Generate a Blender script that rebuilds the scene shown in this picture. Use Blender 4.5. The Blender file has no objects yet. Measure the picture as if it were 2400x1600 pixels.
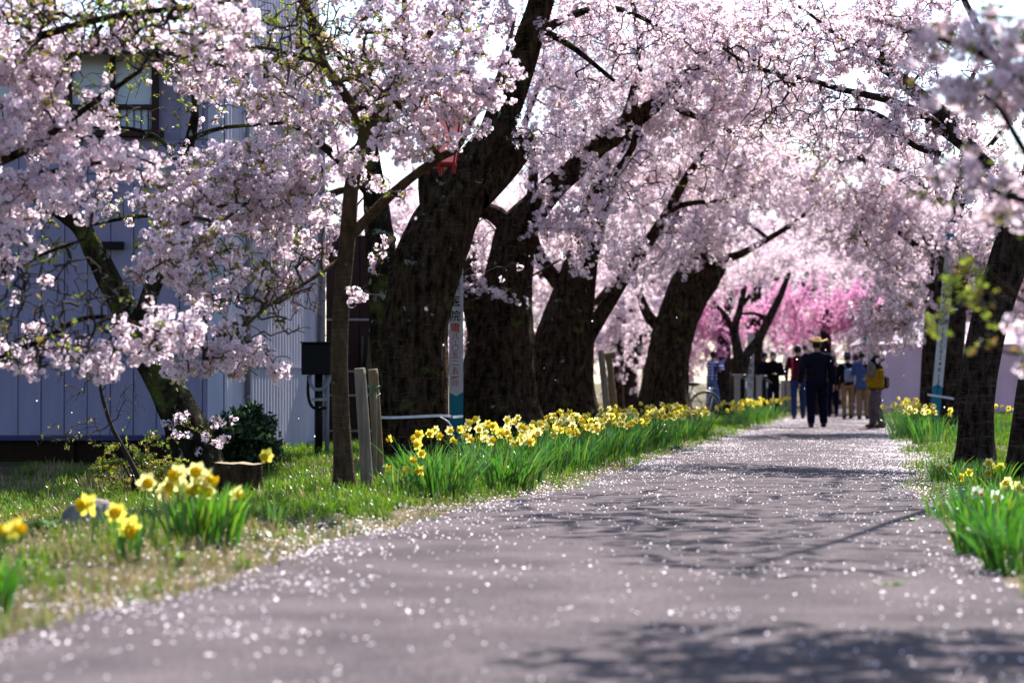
import bpy, bmesh, math, random
import numpy as np
from mathutils import Vector, Matrix, Euler, noise
from mathutils.bvhtree import BVHTree

# ------------------------------------------------------------------ camera, sky, sun, exposure
S = bpy.context.scene
COL = S.collection
FPX, HOR, CH = 5667.0, 893.0, 0.90          # focal length in photo pixels, horizon row, eye height
PITCH = math.atan((HOR - 800) / FPX)
cam_d = bpy.data.cameras.new('camera'); cam = bpy.data.objects.new('camera', cam_d); COL.objects.link(cam)
cam_d.sensor_width = 36.0; cam_d.lens = 85.0; cam_d.clip_end = 2000; cam_d.clip_start = 0.1
cam.location = (0, 0, CH); cam.rotation_euler = (math.pi / 2 + PITCH, 0, 0)
cam_d.dof.use_dof = True; cam_d.dof.focus_distance = 23.0; cam_d.dof.aperture_fstop = 2.2
S.camera = cam
SUN_AZ, SUN_EL = math.radians(24), math.radians(50)      # behind the trees, a little to the right
W = bpy.data.worlds.new('World'); S.world = W; W.use_nodes = True
wn = W.node_tree.nodes; wl = W.node_tree.links
sky = wn.new('ShaderNodeTexSky'); sky.sky_type = 'NISHITA'; sky.sun_disc = False
sky.sun_elevation = SUN_EL; sky.sun_rotation = SUN_AZ; sky.air_density = 1.0; sky.dust_density = 1.0; sky.ozone_density = 3.0
wl.new(sky.outputs[0], wn['Background'].inputs[0]); wn['Background'].inputs[1].default_value = 0.09
sun_d = bpy.data.lights.new('sun', 'SUN'); sun_d.energy = 5.0; sun_d.angle = math.radians(0.5); sun_d.color = (1.0, 0.965, 0.92)
sun = bpy.data.objects.new('sun', sun_d); COL.objects.link(sun)
to_sun = Vector((math.sin(SUN_AZ) * math.cos(SUN_EL), math.cos(SUN_AZ) * math.cos(SUN_EL), math.sin(SUN_EL)))
sun.rotation_euler = to_sun.to_track_quat('Z', 'Y').to_euler()
S.view_settings.view_transform = 'Standard'; S.view_settings.look = 'None'
S.view_settings.exposure = 1.85; S.view_settings.gamma = 1.0; S.view_settings.use_curve_mapping = False
S.cycles.max_bounces = 7; S.cycles.diffuse_bounces = 4; S.cycles.transmission_bounces = 5; S.cycles.transparent_max_bounces = 6
S.cycles.use_denoising = True; S.cycles.caustics_reflective = False; S.cycles.caustics_refractive = False

# ------------------------------------------------------------------ helpers
def P(px, py, d):
    """world point seen at photo pixel (px, py) at distance d along the view axis"""
    u = (px - 1200) / FPX; v = (800 - py) / FPX
    y = math.cos(PITCH) - v * math.sin(PITCH); z = math.sin(PITCH) + v * math.cos(PITCH)
    k = d / y
    return Vector((u * k, d, CH + z * k))
def proj(a):
    a = np.asarray(a); y = np.maximum(a[:, 1], .1)
    return 1200 + a[:, 0] / y * FPX, HOR - (a[:, 2] - CH) / y * FPX
def mpp(d): return d / FPX                       # metres per photo pixel at distance d
EL_Y = [0, 5, 8.3, 12, 16.1, 19.8, 25, 30, 37.2, 45, 55, 70, 90]
EL_X = [-3.2, -2.4, -1.75, -1.2, -.57, .35, 1.15, 2.0, 3.2, 4.5, 6.1, 8.6, 12.2]
ER_Y = [0, 5, 9.7, 12, 16.6, 21, 27.3, 35, 43.6, 55, 62, 70, 90]
ER_X = [1.3, 1.65, 2.05, 2.3, 2.93, 3.5, 4.45, 5.6, 6.85, 8.4, 9.1, 10.2, 13.6]
def eL(y): return float(np.interp(y, EL_Y, EL_X)) + .06 * math.sin(y * 1.3) + .03 * math.sin(y * 3.1 + 1)
def eR(y): return float(np.interp(y, ER_Y, ER_X)) + .06 * math.sin(y * 1.1 + 2) + .03 * math.sin(y * 2.7)
def gz(x, y):
    """ground height"""
    dl = eL(y) - x; dr = x - eR(y)
    z = 0.0
    if dl > 0:
        z = .05 * min(1, dl / .6) * (0.6 + .4 * math.sin(x * 2.1 + y * .9))
        z -= .34 * max(0, min(1, (dl - 1.6) / 2.2)) * max(0, min(1, (31 - y) / 6)) * max(0, min(1, (-x - .6) / 2.0))
    elif dr > 0:
        z = .06 * min(1, dr / .6) * (0.6 + .4 * math.sin(x * 1.7 + y * 1.1))
    return z

def tag(o, label=None, cat=None, group=None, kind=None):
    if label: o['label'] = label
    if cat: o['category'] = cat
    if group: o['group'] = group
    if kind: o['kind'] = kind
    return o
def link(name, me, parent=None, mat=None, loc=None):
    o = bpy.data.objects.new(name, me); COL.objects.link(o)
    if parent is not None: o.parent = parent
    if mat is not None and me is not None and len(me.materials) == 0: me.materials.append(mat)
    if loc is not None: o.location = loc
    return o
def empty(name, loc=(0, 0, 0), rz=0):
    o = bpy.data.objects.new(name, None); COL.objects.link(o); o.location = loc; o.rotation_euler = (0, 0, rz)
    o.empty_display_size = .1
    return o
def mesh(name, v, f, mat=None, smooth=False, cols=None):
    me = bpy.data.meshes.new(name)
    me.from_pydata([tuple(p) for p in v], [], [tuple(q) for q in f]); me.update()
    if smooth: me.polygons.foreach_set('use_smooth', [True] * len(me.polygons))
    if cols is not None:
        a = me.color_attributes.new('Col', 'FLOAT_COLOR', 'POINT')
        a.data.foreach_set('color', np.asarray(cols, dtype=np.float32).ravel())
    if mat: me.materials.append(mat)
    return me
class MB:
    """collects shapes for ONE mesh"""
    def __init__(s): s.v = []; s.f = []; s.m = []
    def add(s, v, f, mi=0):
        n = len(s.v); s.v += [tuple(p) for p in v]; s.f += [tuple(i + n for i in q) for q in f]; s.m += [mi] * len(f)
        return s
    def box(s, c, d, rz=0, mi=0, M=None, bev=0.0):
        hx, hy, hz = d[0] / 2, d[1] / 2, d[2] / 2
        if bev > 0:
            b = min(bev, hx * .9, hy * .9, hz * .9); vs = []; 
            for sx in (-1, 1):
                for sy in (-1, 1):
                    for sz in (-1, 1):
                        vs += [(sx * hx, sy * (hy - b), sz * (hz - b)), (sx * (hx - b), sy * hy, sz * (hz - b)), (sx * (hx - b), sy * (hy - b), sz * hz)]
            bm = bmesh.new(); [bm.verts.new(p) for p in vs]; r = bmesh.ops.convex_hull(bm, input=bm.verts)
            bm.verts.index_update(); vs = [tuple(q.co) for q in bm.verts]; fs = [[q.index for q in f.verts] for f in bm.faces]; bm.free()
        else:
            vs = [(x * hx, y * hy, z * hz) for x in (-1, 1) for y in (-1, 1) for z in (-1, 1)]
            fs = [(0, 1, 3, 2), (4, 6, 7, 5), (0, 4, 5, 1), (2, 3, 7, 6), (0, 2, 6, 4), (1, 5, 7, 3)]
        R = M if M is not None else Matrix.Rotation(rz, 3, 'Z')
        c = Vector(c)
        return s.add([c + R @ Vector(p) for p in vs], fs, mi)
    def tube(s, pts, rad, seg=8, cap=True, mi=0, ry=None):
        v, f = tube_geo(pts, rad, seg, cap, ry); return s.add(v, f, mi)
    def lathe(s, prof, c=(0, 0, 0), seg=16, mi=0, M=None, sx=1, sy=1):
        v = []; f = []; c = Vector(c); n = len(prof)
        for r, z in prof:
            for k in range(seg):
                a = 2 * math.pi * k / seg; p = Vector((r * math.cos(a) * sx, r * math.sin(a) * sy, z)); v.append(c + (M @ p if M is not None else p))
        for i in range(n - 1):
            for k in range(seg):
                f.append((i * seg + k, i * seg + (k + 1) % seg, (i + 1) * seg + (k + 1) % seg, (i + 1) * seg + k))
        f.append(tuple(range(seg))[::-1]); f.append(tuple((n - 1) * seg + k for k in range(seg)))
        return s.add(v, f, mi)
    def ball(s, c, r, M=None, mi=0, u=14, w=9):
        rx, ry, rz = r if hasattr(r, '__len__') else (r, r, r); v = []; f = []; c = Vector(c)
        for i in range(1, w):
            t = math.pi * i / w
            for k in range(u):
                a = 2 * math.pi * k / u; p = Vector((rx * math.sin(t) * math.cos(a), ry * math.sin(t) * math.sin(a), rz * math.cos(t))); v.append(c + (M @ p if M is not None else p))
        top = Vector((0, 0, rz)); bot = Vector((0, 0, -rz)); v.append(c + (M @ top if M is not None else top)); v.append(c + (M @ bot if M is not None else bot))
        T = (w - 1) * u
        for i in range(w - 2):
            for k in range(u): f.append((i * u + k, (i + 1) * u + k, (i + 1) * u + (k + 1) % u, i * u + (k + 1) % u))
        for k in range(u): f.append((T, k, (k + 1) % u)); f.append((T + 1, (w - 2) * u + (k + 1) % u, (w - 2) * u + k))
        return s.add(v, f, mi)
    def mesh(s, name, mats, smooth=False):
        me = mesh(name, s.v, s.f, None, smooth)
        for m in (mats if isinstance(mats, (list, tuple)) else [mats]): me.materials.append(m)
        if any(s.m): me.polygons.foreach_set('material_index', s.m)
        return me
    def obj(s, name, mats, parent=None, smooth=False, loc=None): return link(name, s.mesh(name, mats, smooth), parent, None, loc)
def frames(pts):
    pts = [Vector(p) for p in pts]; n = len(pts); T = []
    for i in range(n):
        t = pts[min(i + 1, n - 1)] - pts[max(i - 1, 0)]; T.append(t.normalized() if t.length > 1e-9 else Vector((0, 0, 1)))
    up = Vector((0, 1, 0)) if abs(T[0].y) < .9 else Vector((1, 0, 0))
    N = [(up - T[0] * up.dot(T[0])).normalized()]
    for i in range(1, n):
        q = N[-1] - T[i] * N[-1].dot(T[i]); N.append(q.normalized() if q.length > 1e-6 else N[-1])
    return pts, T, N, [T[i].cross(N[i]) for i in range(n)]
def tube_geo(pts, rad, seg=8, cap=True, ry=None):
    pts, T, N, B = frames(pts); n = len(pts)
    if not hasattr(rad, '__len__'): rad = [rad] * n
    if ry is None: ry = rad
    v = []; f = []
    for i in range(n):
        for k in range(seg):
            a = 2 * math.pi * k / seg; v.append(pts[i] + N[i] * (ry[i] * math.cos(a)) + B[i] * (rad[i] * math.sin(a)))
    for i in range(n - 1):
        for k in range(seg): f.append((i * seg + k, i * seg + (k + 1) % seg, (i + 1) * seg + (k + 1) % seg, (i + 1) * seg + k))
    if cap: f.append(tuple(range(seg))[::-1]); f.append(tuple((n - 1) * seg + k for k in range(seg)))
    return v, f
def spline(pts, vals, step):
    """Catmull-Rom through pts with values, resampled every step metres"""
    pts = [Vector(p) for p in pts]; out = []; ov = []
    n = len(pts)
    for i in range(n - 1):
        p0 = pts[max(i - 1, 0)]; p1 = pts[i]; p2 = pts[i + 1]; p3 = pts[min(i + 2, n - 1)]
        m = max(1, int(math.ceil((p2 - p1).length / step)))
        for j in range(m):
            t = j / m
            out.append(.5 * ((2 * p1) + (p2 - p0) * t + (2 * p0 - 5 * p1 + 4 * p2 - p3) * t * t + (3 * p1 - p0 - 3 * p2 + p3) * t ** 3))
            ov.append(vals[i] + (vals[i + 1] - vals[i]) * t)
    out.append(pts[-1]); ov.append(vals[-1])
    return out, ov
def eval_mesh(o, name):
    dg = bpy.context.evaluated_depsgraph_get(); return bpy.data.meshes.new_from_object(o.evaluated_get(dg), depsgraph=dg)

# ------------------------------------------------------------------ materials
def nodes_of(name):
    m = bpy.data.materials.new(name); m.use_nodes = True; nt = m.node_tree
    return m, nt, nt.nodes, nt.links, nt.nodes['Principled BSDF']
def setp(b, **k):
    for a, v in k.items(): b.inputs[a.replace('_', ' ')].default_value = v
ALB = .58                                        # overall albedo level of the built surfaces
def rgba(c): return (c[0], c[1], c[2], 1)
def mat(name, c, rough=.7, c2=None, scale=12.0, bump=0.0, bscale=60.0, metal=0.0, stretch=(1, 1, 1), lo=.35, hi=.65, spec=.12, detail=6):
    c = tuple(x * ALB for x in c); c2 = None if c2 is None else tuple(x * ALB for x in c2)
    m, nt, N, L, b = nodes_of(name); setp(b, Roughness=rough, Metallic=metal); b.inputs['Specular IOR Level'].default_value = spec
    tc = N.new('ShaderNodeTexCoord'); mp = N.new('ShaderNodeMapping'); mp.inputs['Scale'].default_value = stretch
    L.new(tc.outputs['Object'], mp.inputs[0])
    b.inputs['Base Color'].default_value = rgba(c)
    if c2 is None: c2 = tuple(x * .78 for x in c)
    n = N.new('ShaderNodeTexNoise'); n.inputs['Scale'].default_value = scale; n.inputs['Detail'].default_value = detail
    L.new(mp.outputs[0], n.inputs['Vector'])
    r = N.new('ShaderNodeValToRGB'); r.color_ramp.elements[0].position = lo; r.color_ramp.elements[1].position = hi
    r.color_ramp.elements[0].color = rgba(c2); r.color_ramp.elements[1].color = rgba(c)
    L.new(n.outputs[0], r.inputs[0]); L.new(r.outputs[0], b.inputs['Base Color'])
    if bump:
        n2 = N.new('ShaderNodeTexNoise'); n2.inputs['Scale'].default_value = bscale; n2.inputs['Detail'].default_value = 5
        L.new(mp.outputs[0], n2.inputs['Vector'])
        bp = N.new('ShaderNodeBump'); bp.inputs['Strength'].default_value = bump; bp.inputs['Distance'].default_value = .02
        L.new(n2.outputs[0], bp.inputs['Height']); L.new(bp.outputs[0], b.inputs['Normal'])
    return m
def leafy(name, tint=(1, 1, 1), trans=.5, attr=True, col=(.2, .3, .05), var=.25, gloss=0.0):
    """thin petal or leaf: diffuse + translucent, colour from the Col attribute, varied per instance"""
    m = bpy.data.materials.new(name); m.use_nodes = True; nt = m.node_tree; N = nt.nodes; L = nt.links
    N.remove(N['Principled BSDF']); out = N['Material Output']
    if attr:
        a = N.new('ShaderNodeAttribute'); a.attribute_name = 'Col'; src = a.outputs['Color']
    else:
        a = N.new('ShaderNodeRGB'); a.outputs[0].default_value = rgba(col); src = a.outputs[0]
    oi = N.new('ShaderNodeObjectInfo'); mr = N.new('ShaderNodeMapRange'); mr.inputs[3].default_value = 1 - var; mr.inputs[4].default_value = 1.0
    L.new(oi.outputs['Random'], mr.inputs[0])
    mx = N.new('ShaderNodeMix'); mx.data_type = 'RGBA'; mx.blend_type = 'MULTIPLY'; mx.inputs['Factor'].default_value = 1
    L.new(src, mx.inputs['A']); L.new(mr.outputs[0], mx.inputs['B'])
    mt = N.new('ShaderNodeMix'); mt.data_type = 'RGBA'; mt.blend_type = 'MULTIPLY'; mt.inputs['Factor'].default_value = 1
    L.new(mx.outputs['Result'], mt.inputs['A']); mt.inputs['B'].default_value = rgba(tint)
    d = N.new('ShaderNodeBsdfDiffuse'); t = N.new('ShaderNodeBsdfTranslucent')
    L.new(mt.outputs['Result'], d.inputs[0]); L.new(mt.outputs['Result'], t.inputs[0])
    s = N.new('ShaderNodeMixShader'); s.inputs[0].default_value = trans; L.new(d.outputs[0], s.inputs[1]); L.new(t.outputs[0], s.inputs[2])
    last = s
    if gloss:
        g = N.new('ShaderNodeBsdfGlossy'); g.inputs['Roughness'].default_value = .35; g.inputs[0].default_value = (1, 1, 1, 1)
        s2 = N.new('ShaderNodeMixShader'); s2.inputs[0].default_value = gloss; L.new(s.outputs[0], s2.inputs[1]); L.new(g.outputs[0], s2.inputs[2]); last = s2
    L.new(last.outputs[0], out.inputs[0])
    return m
def bark(name, dark, light, band=0.0, lichen=0.0, moss=0.0):
    dark = tuple(x * ALB for x in dark); light = tuple(x * ALB for x in light)
    m, nt, N, L, b = nodes_of(name); setp(b, Roughness=.92); b.inputs['Specular IOR Level'].default_value = .02
    tc = N.new('ShaderNodeTexCoord')
    def noi(sc, st, det=7):
        mp = N.new('ShaderNodeMapping'); mp.inputs['Scale'].default_value = st; L.new(tc.outputs['Object'], mp.inputs[0])
        n = N.new('ShaderNodeTexNoise'); n.inputs['Scale'].default_value = sc; n.inputs['Detail'].default_value = det; n.inputs['Roughness'].default_value = .65
        L.new(mp.outputs[0], n.inputs['Vector']); return n
    def ramp(src, lo, hi, a, c):
        r = N.new('ShaderNodeValToRGB'); r.color_ramp.elements[0].position = lo; r.color_ramp.elements[1].position = hi
        r.color_ramp.elements[0].color = rgba(a); r.color_ramp.elements[1].color = rgba(c); L.new(src, r.inputs[0]); return r
    n1 = noi(16, (1, 1, .35), 10); c = ramp(n1.outputs[0], .40, .66, dark, light); col = c.outputs[0]
    n2 = noi(9, (.5, .5, 6.0), 4)               # horizontal lenticel bands of cherry bark
    def mixc(fac, a, colr, k):
        mx = N.new('ShaderNodeMix'); mx.data_type = 'RGBA'; L.new(fac, mx.inputs['Factor']); L.new(a, mx.inputs['A']); mx.inputs['B'].default_value = rgba(colr); return mx.outputs['Result']
    if band:
        r = ramp(n2.outputs[0], .55, .72, (0, 0, 0), (band, band, band)); col = mixc(r.outputs[0], col, tuple(x * 2.0 for x in light), 1)
    if lichen:
        n3 = noi(7, (1, 1, 1), 9); r = ramp(n3.outputs[0], .66 - lichen * .2, .74 - lichen * .2, (0, 0, 0), (1, 1, 1)); col = mixc(r.outputs[0], col, (.27, .30, .22), 1)
    if moss:
        n4 = noi(3.2, (1, 1, 1), 8); r = ramp(n4.outputs[0], .60 - moss * .2, .74 - moss * .2, (0, 0, 0), (.8, .8, .8)); col = mixc(r.outputs[0], col, (.10, .11, .025), 1)
    L.new(col, b.inputs['Base Color'])
    n5 = noi(38, (1, 1, .35)); mxh = N.new('ShaderNodeMath'); mxh.operation = 'ADD'
    L.new(n5.outputs[0], mxh.inputs[0]); L.new(n2.outputs[0], mxh.inputs[1])
    bp = N.new('ShaderNodeBump'); bp.inputs['Strength'].default_value = 1.0; bp.inputs['Distance'].default_value = .06
    L.new(mxh.outputs[0], bp.inputs['Height']); L.new(bp.outputs[0], b.inputs['Normal'])
    return m
M_BARK = bark('old_cherry_bark', (.010, .006, .004), (.120, .072, .044), band=.5, lichen=.10, moss=.10)
M_BARKR = bark('banded_cherry_bark', (.014, .009, .007), (.12, .082, .066), band=.7, lichen=.0, moss=.0)
M_BARKY = bark('young_cherry_bark', (.085, .055, .034), (.20, .135, .085), band=.35, lichen=.05, moss=.12)
M_BARKL = bark('lichen_bark', (.018, .014, .010), (.060, .045, .032), band=.0, lichen=.42, moss=.45)
M_TWIG = mat('twig_bark', (.060, .042, .034), .9, (.028, .019, .016), 9)
M_TWIGY = mat('young_twig_bark', (.11, .075, .05), .9, (.05, .033, .022), 9)
M_BLOSSOM = leafy('cherry_petal', (1, 1, 1), .60, True, var=.15)
M_LEAF = leafy('young_leaf', (.75, .75, .75), .55, True, var=.35, gloss=.03)
M_GRASS = leafy('grass_blade', (.70, .70, .70), .45, True, var=.35, gloss=.03)
M_DLEAF = leafy('daffodil_leaf', (.78, .78, .78), .5, True, var=.0, gloss=.06)
M_TEPAL = leafy('daffodil_tepal', (.8, .8, .8), .5, False, col=(.94, .82, .12), var=.12)
M_TEPALP = leafy('pale_daffodil_tepal', (.8, .8, .8), .5, False, col=(.92, .86, .34), var=.12)
M_TEPALW = leafy('white_narcissus_tepal', (.8, .8, .8), .5, False, col=(.86, .86, .74), var=.1)
M_CORONA = leafy('daffodil_trumpet', (.8, .8, .8), .45, False, col=(.94, .70, .03), var=.12)
M_CORONAO = leafy('orange_trumpet', (.8, .8, .8), .45, False, col=(.88, .34, .015), var=.12)
M_STEM = leafy('flower_stem', (1, 1, 1), .2, False, col=(.12, .22, .03), var=.2)
# ------------------------------------------------------------------ scattering (blossom, leaves, grass, petals: stuff nobody could count)
_groups = {}
def inst_group(key, srcs):
    if key in _groups: return _groups[key]
    g = bpy.data.node_groups.new('scatter_' + key, 'GeometryNodeTree')
    g.interface.new_socket('Geometry', in_out='INPUT', socket_type='NodeSocketGeometry')
    g.interface.new_socket('Geometry', in_out='OUTPUT', socket_type='NodeSocketGeometry')
    N = g.nodes; L = g.links
    gi = N.new('NodeGroupInput'); go = N.new('NodeGroupOutput'); ip = N.new('GeometryNodeInstanceOnPoints'); jn = N.new('GeometryNodeJoinGeometry')
    for o in srcs:
        oi = N.new('GeometryNodeObjectInfo'); oi.inputs['Object'].default_value = o; oi.inputs['As Instance'].default_value = True; L.new(oi.outputs['Geometry'], jn.inputs[0])
    def at(n, t):
        a = N.new('GeometryNodeInputNamedAttribute'); a.data_type = t; a.inputs['Name'].default_value = n; return a.outputs[0]
    L.new(gi.outputs[0], ip.inputs['Points']); L.new(jn.outputs[0], ip.inputs['Instance']); ip.inputs['Pick Instance'].default_value = True
    L.new(at('vid', 'INT'), ip.inputs['Instance Index']); L.new(at('scl', 'FLOAT'), ip.inputs['Scale'])
    er = N.new('FunctionNodeEulerToRotation'); L.new(at('rot', 'FLOAT_VECTOR'), er.inputs[0]); L.new(er.outputs[0], ip.inputs['Rotation'])
    L.new(ip.outputs[0], go.inputs[0])
    _groups[key] = g
    return g
def src_obj(name, me):                                  # geometry handed to the scatter groups
    return bpy.data.objects.new(name, me)
def scatter(name, pts, rot, scl, key, srcs, rng, parent=None):
    n = len(pts); me = bpy.data.meshes.new(name); me.vertices.add(n)
    me.vertices.foreach_set('co', np.asarray(pts, dtype=np.float32).ravel())
    a = me.attributes.new('rot', 'FLOAT_VECTOR', 'POINT'); a.data.foreach_set('vector', np.asarray(rot, dtype=np.float32).ravel())
    a = me.attributes.new('scl', 'FLOAT', 'POINT'); a.data.foreach_set('value', np.asarray(scl, dtype=np.float32))
    a = me.attributes.new('vid', 'INT', 'POINT'); a.data.foreach_set('value', rng.randint(0, len(srcs), n).astype(np.int32))
    me.update()
    o = link(name, me, parent); md = o.modifiers.new('scatter', 'NODES'); md.node_group = inst_group(key, srcs)
    o['kind'] = 'stuff'
    return o

def petal_quads(V, F, C, cen, nrm, size, rng, c0, c1, simple=False):
    nrm = nrm / np.linalg.norm(nrm); t = np.cross(nrm, rng.normal(size=3)); t /= np.linalg.norm(t); b = np.cross(nrm, t)
    a0 = rng.uniform(0, 6.28)
    for k in range(5):
        a = a0 + k * 2 * math.pi / 5 + rng.normal() * .08
        d = t * math.cos(a) + b * math.sin(a); s = -t * math.sin(a) + b * math.cos(a)
        L = size * rng.uniform(.85, 1.1); w = L * .48; cup = rng.uniform(.05, .45)
        n = len(V)
        br = rng.uniform(.86, 1.05)
        if simple:
            V += [cen, cen + d * L + s * w + nrm * cup * L, cen + d * L - s * w + nrm * cup * L]; F.append((n, n + 1, n + 2))
            C += [c0, c1 * br, c1 * br]
        else:
            V += [cen, cen + d * L * .62 + s * w + nrm * cup * L * .75, cen + d * L * 1.02 + nrm * cup * L * .8, cen + d * L * .62 - s * w + nrm * cup * L * .75]; F.append((n, n + 1, n + 2, n + 3))
            C += [c0, c1 * br, c1 * br * 1.02, c1 * br]
def blossom_cluster(seed, n, R, c0, c1, simple=False, V=None, F=None, C=None, cen=np.zeros(3), fs=.0165):
    rng = np.random.RandomState(seed); own = V is None
    if own: V, F, C = [], [], []
    for i in range(n):
        d = rng.normal(size=3); d /= np.linalg.norm(d); d[2] -= .15
        p = cen + d * R * rng.uniform(.65, 1.1)
        petal_quads(V, F, C, p, d + rng.normal(size=3) * .45, fs * rng.uniform(.85, 1.12), rng, c0, c1, simple)
        if rng.random_sample() < .35:                    # calyx and stalk
            s = np.cross(d, rng.normal(size=3)); s *= .0022 / np.linalg.norm(s); m = len(V); V += [p + s * 1.6, p - s * 1.6, cen + s * .6, cen - s * .6]; F.append((m, m + 1, m + 3, m + 2)); C += [np.array((.30, .12, .12))] * 2 + [np.array((.20, .16, .05))] * 2
    return V, F, C
def c4(C): return np.clip(np.c_[np.array(C), np.ones(len(C))], 0, 1)
PK0 = np.array((.58, .25, .38)); PK1 = np.array((.96, .895, .935))
def cluster_set(pref, c0, c1, n0, R, cnt, seed, mat_):
    out = []
    for k in range(cnt):
        V, F, C = blossom_cluster(seed + k, n0 + k % 3, R, c0, c1)
        out.append(src_obj(pref, mesh(pref, V, F, mat_, cols=c4(C))))
    return out
SRC_BL = cluster_set('blossom_cluster', PK0, PK1, 11, .037, 5, 10, M_BLOSSOM)
def spray_set(pref, c0, c1, seed, ln=.5, ncl=8, nfl=8, hang=False):
    out = []
    for k in range(4):
        rng = np.random.RandomState(seed + k); V, F, C = [], [], []
        for i in range(ncl):
            x = (i + rng.uniform(0, .8)) / ncl * ln; cen = np.array((x, rng.normal() * .04, rng.normal() * .04))
            blossom_cluster(seed * 7 + k * 31 + i, nfl, .040, c0, c1, True, V, F, C, cen, .0215)
            if i % 3 == 0:                               # bronze leaflets
                for q in range(3):
                    u = rng.normal(size=3); u /= np.linalg.norm(u); w = np.cross(u, rng.normal(size=3)); w *= .008 / np.linalg.norm(w); c = cen + u * .03; m = len(V); cc = np.array(((.30, .18, .07), (.30, .32, .06), (.26, .13, .07))[q]); V += [c, c + u * .02 + w, c + u * .045, c + u * .02 - w]; F.append((m, m + 1, m + 2, m + 3)); C += [cc] * 4
            a0, a1 = np.array((i / ncl * ln, 0, 0)), np.array(((i + 1) / ncl * ln, rng.normal() * .01, rng.normal() * .01))
            for w in (np.array((0, .004, 0)), np.array((0, 0, .004))): m = len(V); V += [a0 - w, a0 + w, a1 + w, a1 - w]; F.append((m, m + 1, m + 2, m + 3)); C += [np.array((.035, .022, .018))] * 4
        out.append(src_obj(pref, mesh(pref, V, F, M_BLOSSOM, cols=c4(C))))
    return out
SRC_SPRAY = spray_set('blossom_spray', PK0, PK1, 40)
SRC_PINK = spray_set('pink_spray', np.array((.62, .16, .40)), np.array((.90, .50, .72)), 60, ln=.42, ncl=7, nfl=7)
def leaf_set(pref, cols, seed, n=5, L=.034):
    out = []
    for k in range(4):
        rng = np.random.RandomState(seed + k); V, F, C = [], [], []
        for i in range(n):
            d = rng.normal(size=3); d[2] = abs(d[2]) * .8; d /= np.linalg.norm(d); s = np.cross(d, rng.normal(size=3)); s /= np.linalg.norm(s); u = np.cross(d, s)
            l = L * rng.uniform(.6, 1.3); w = l * .26; p = rng.normal(size=3) * .008; c = np.array(cols[rng.randint(len(cols))]) * rng.uniform(.8, 1.15); m = len(V)
            V += [p, p + d * l * .5 + s * w, p + d * l + u * l * .12, p + d * l * .5 - s * w]; F.append((m, m + 1, m + 2, m + 3)); C += [c] * 4
        out.append(src_obj(pref, mesh(pref, V, F, M_LEAF, cols=c4(C))))
    return out
SRC_LEAF = leaf_set('young_leaf_sprig', [(.30, .36, .035), (.36, .40, .05), (.22, .30, .03), (.34, .22, .05)], 80)
SRC_BRONZE = leaf_set('bronze_leaf_sprig', [(.30, .34, .04), (.38, .20, .07), (.42, .26, .08)], 90, 4, .028)
SRC_DARKLEAF = leaf_set('camellia_leaf_sprig', [(.035, .09, .025), (.05, .11, .03), (.03, .07, .02)], 100, 7, .06)

# ------------------------------------------------------------------ the ground
def ground_mat():
    m, nt, N, L, b = nodes_of('verge_soil'); setp(b, Roughness=.95); b.inputs['Specular IOR Level'].default_value = .1
    tc = N.new('ShaderNodeTexCoord')
    def noi(sc, det=8):
        n = N.new('ShaderNodeTexNoise'); n.inputs['Scale'].default_value = sc; n.inputs['Detail'].default_value = det; L.new(tc.outputs['Object'], n.inputs['Vector']); return n
    def ramp(src, es):
        r = N.new('ShaderNodeValToRGB')
        while len(r.color_ramp.elements) < len(es): r.color_ramp.elements.new(.5)
        for e, (p, c) in zip(r.color_ramp.elements, es): e.position = p; e.color = rgba(c)
        L.new(src, r.inputs[0]); return r
    a = ramp(noi(1.6).outputs[0], [(.3, (.04, .045, .011)), (.5, (.08, .065, .032)), (.68, (.165, .12, .08))])
    c = ramp(noi(45).outputs[0], [(.35, (.45, .42, .38)), (.65, (1.25, 1.2, 1.1))])
    mx = N.new('ShaderNodeMix'); mx.data_type = 'RGBA'; mx.blend_type = 'MULTIPLY'; mx.inputs['Factor'].default_value = 1
    L.new(a.outputs[0], mx.inputs['A']); L.new(c.outputs[0], mx.inputs['B']); L.new(mx.outputs['Result'], b.inputs['Base Color'])
    bp = N.new('ShaderNodeBump'); bp.inputs['Strength'].default_value = .8; bp.inputs['Distance'].default_value = .03; L.new(noi(70).outputs[0], bp.inputs['Height']); L.new(bp.outputs[0], b.inputs['Normal'])
    return m
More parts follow.
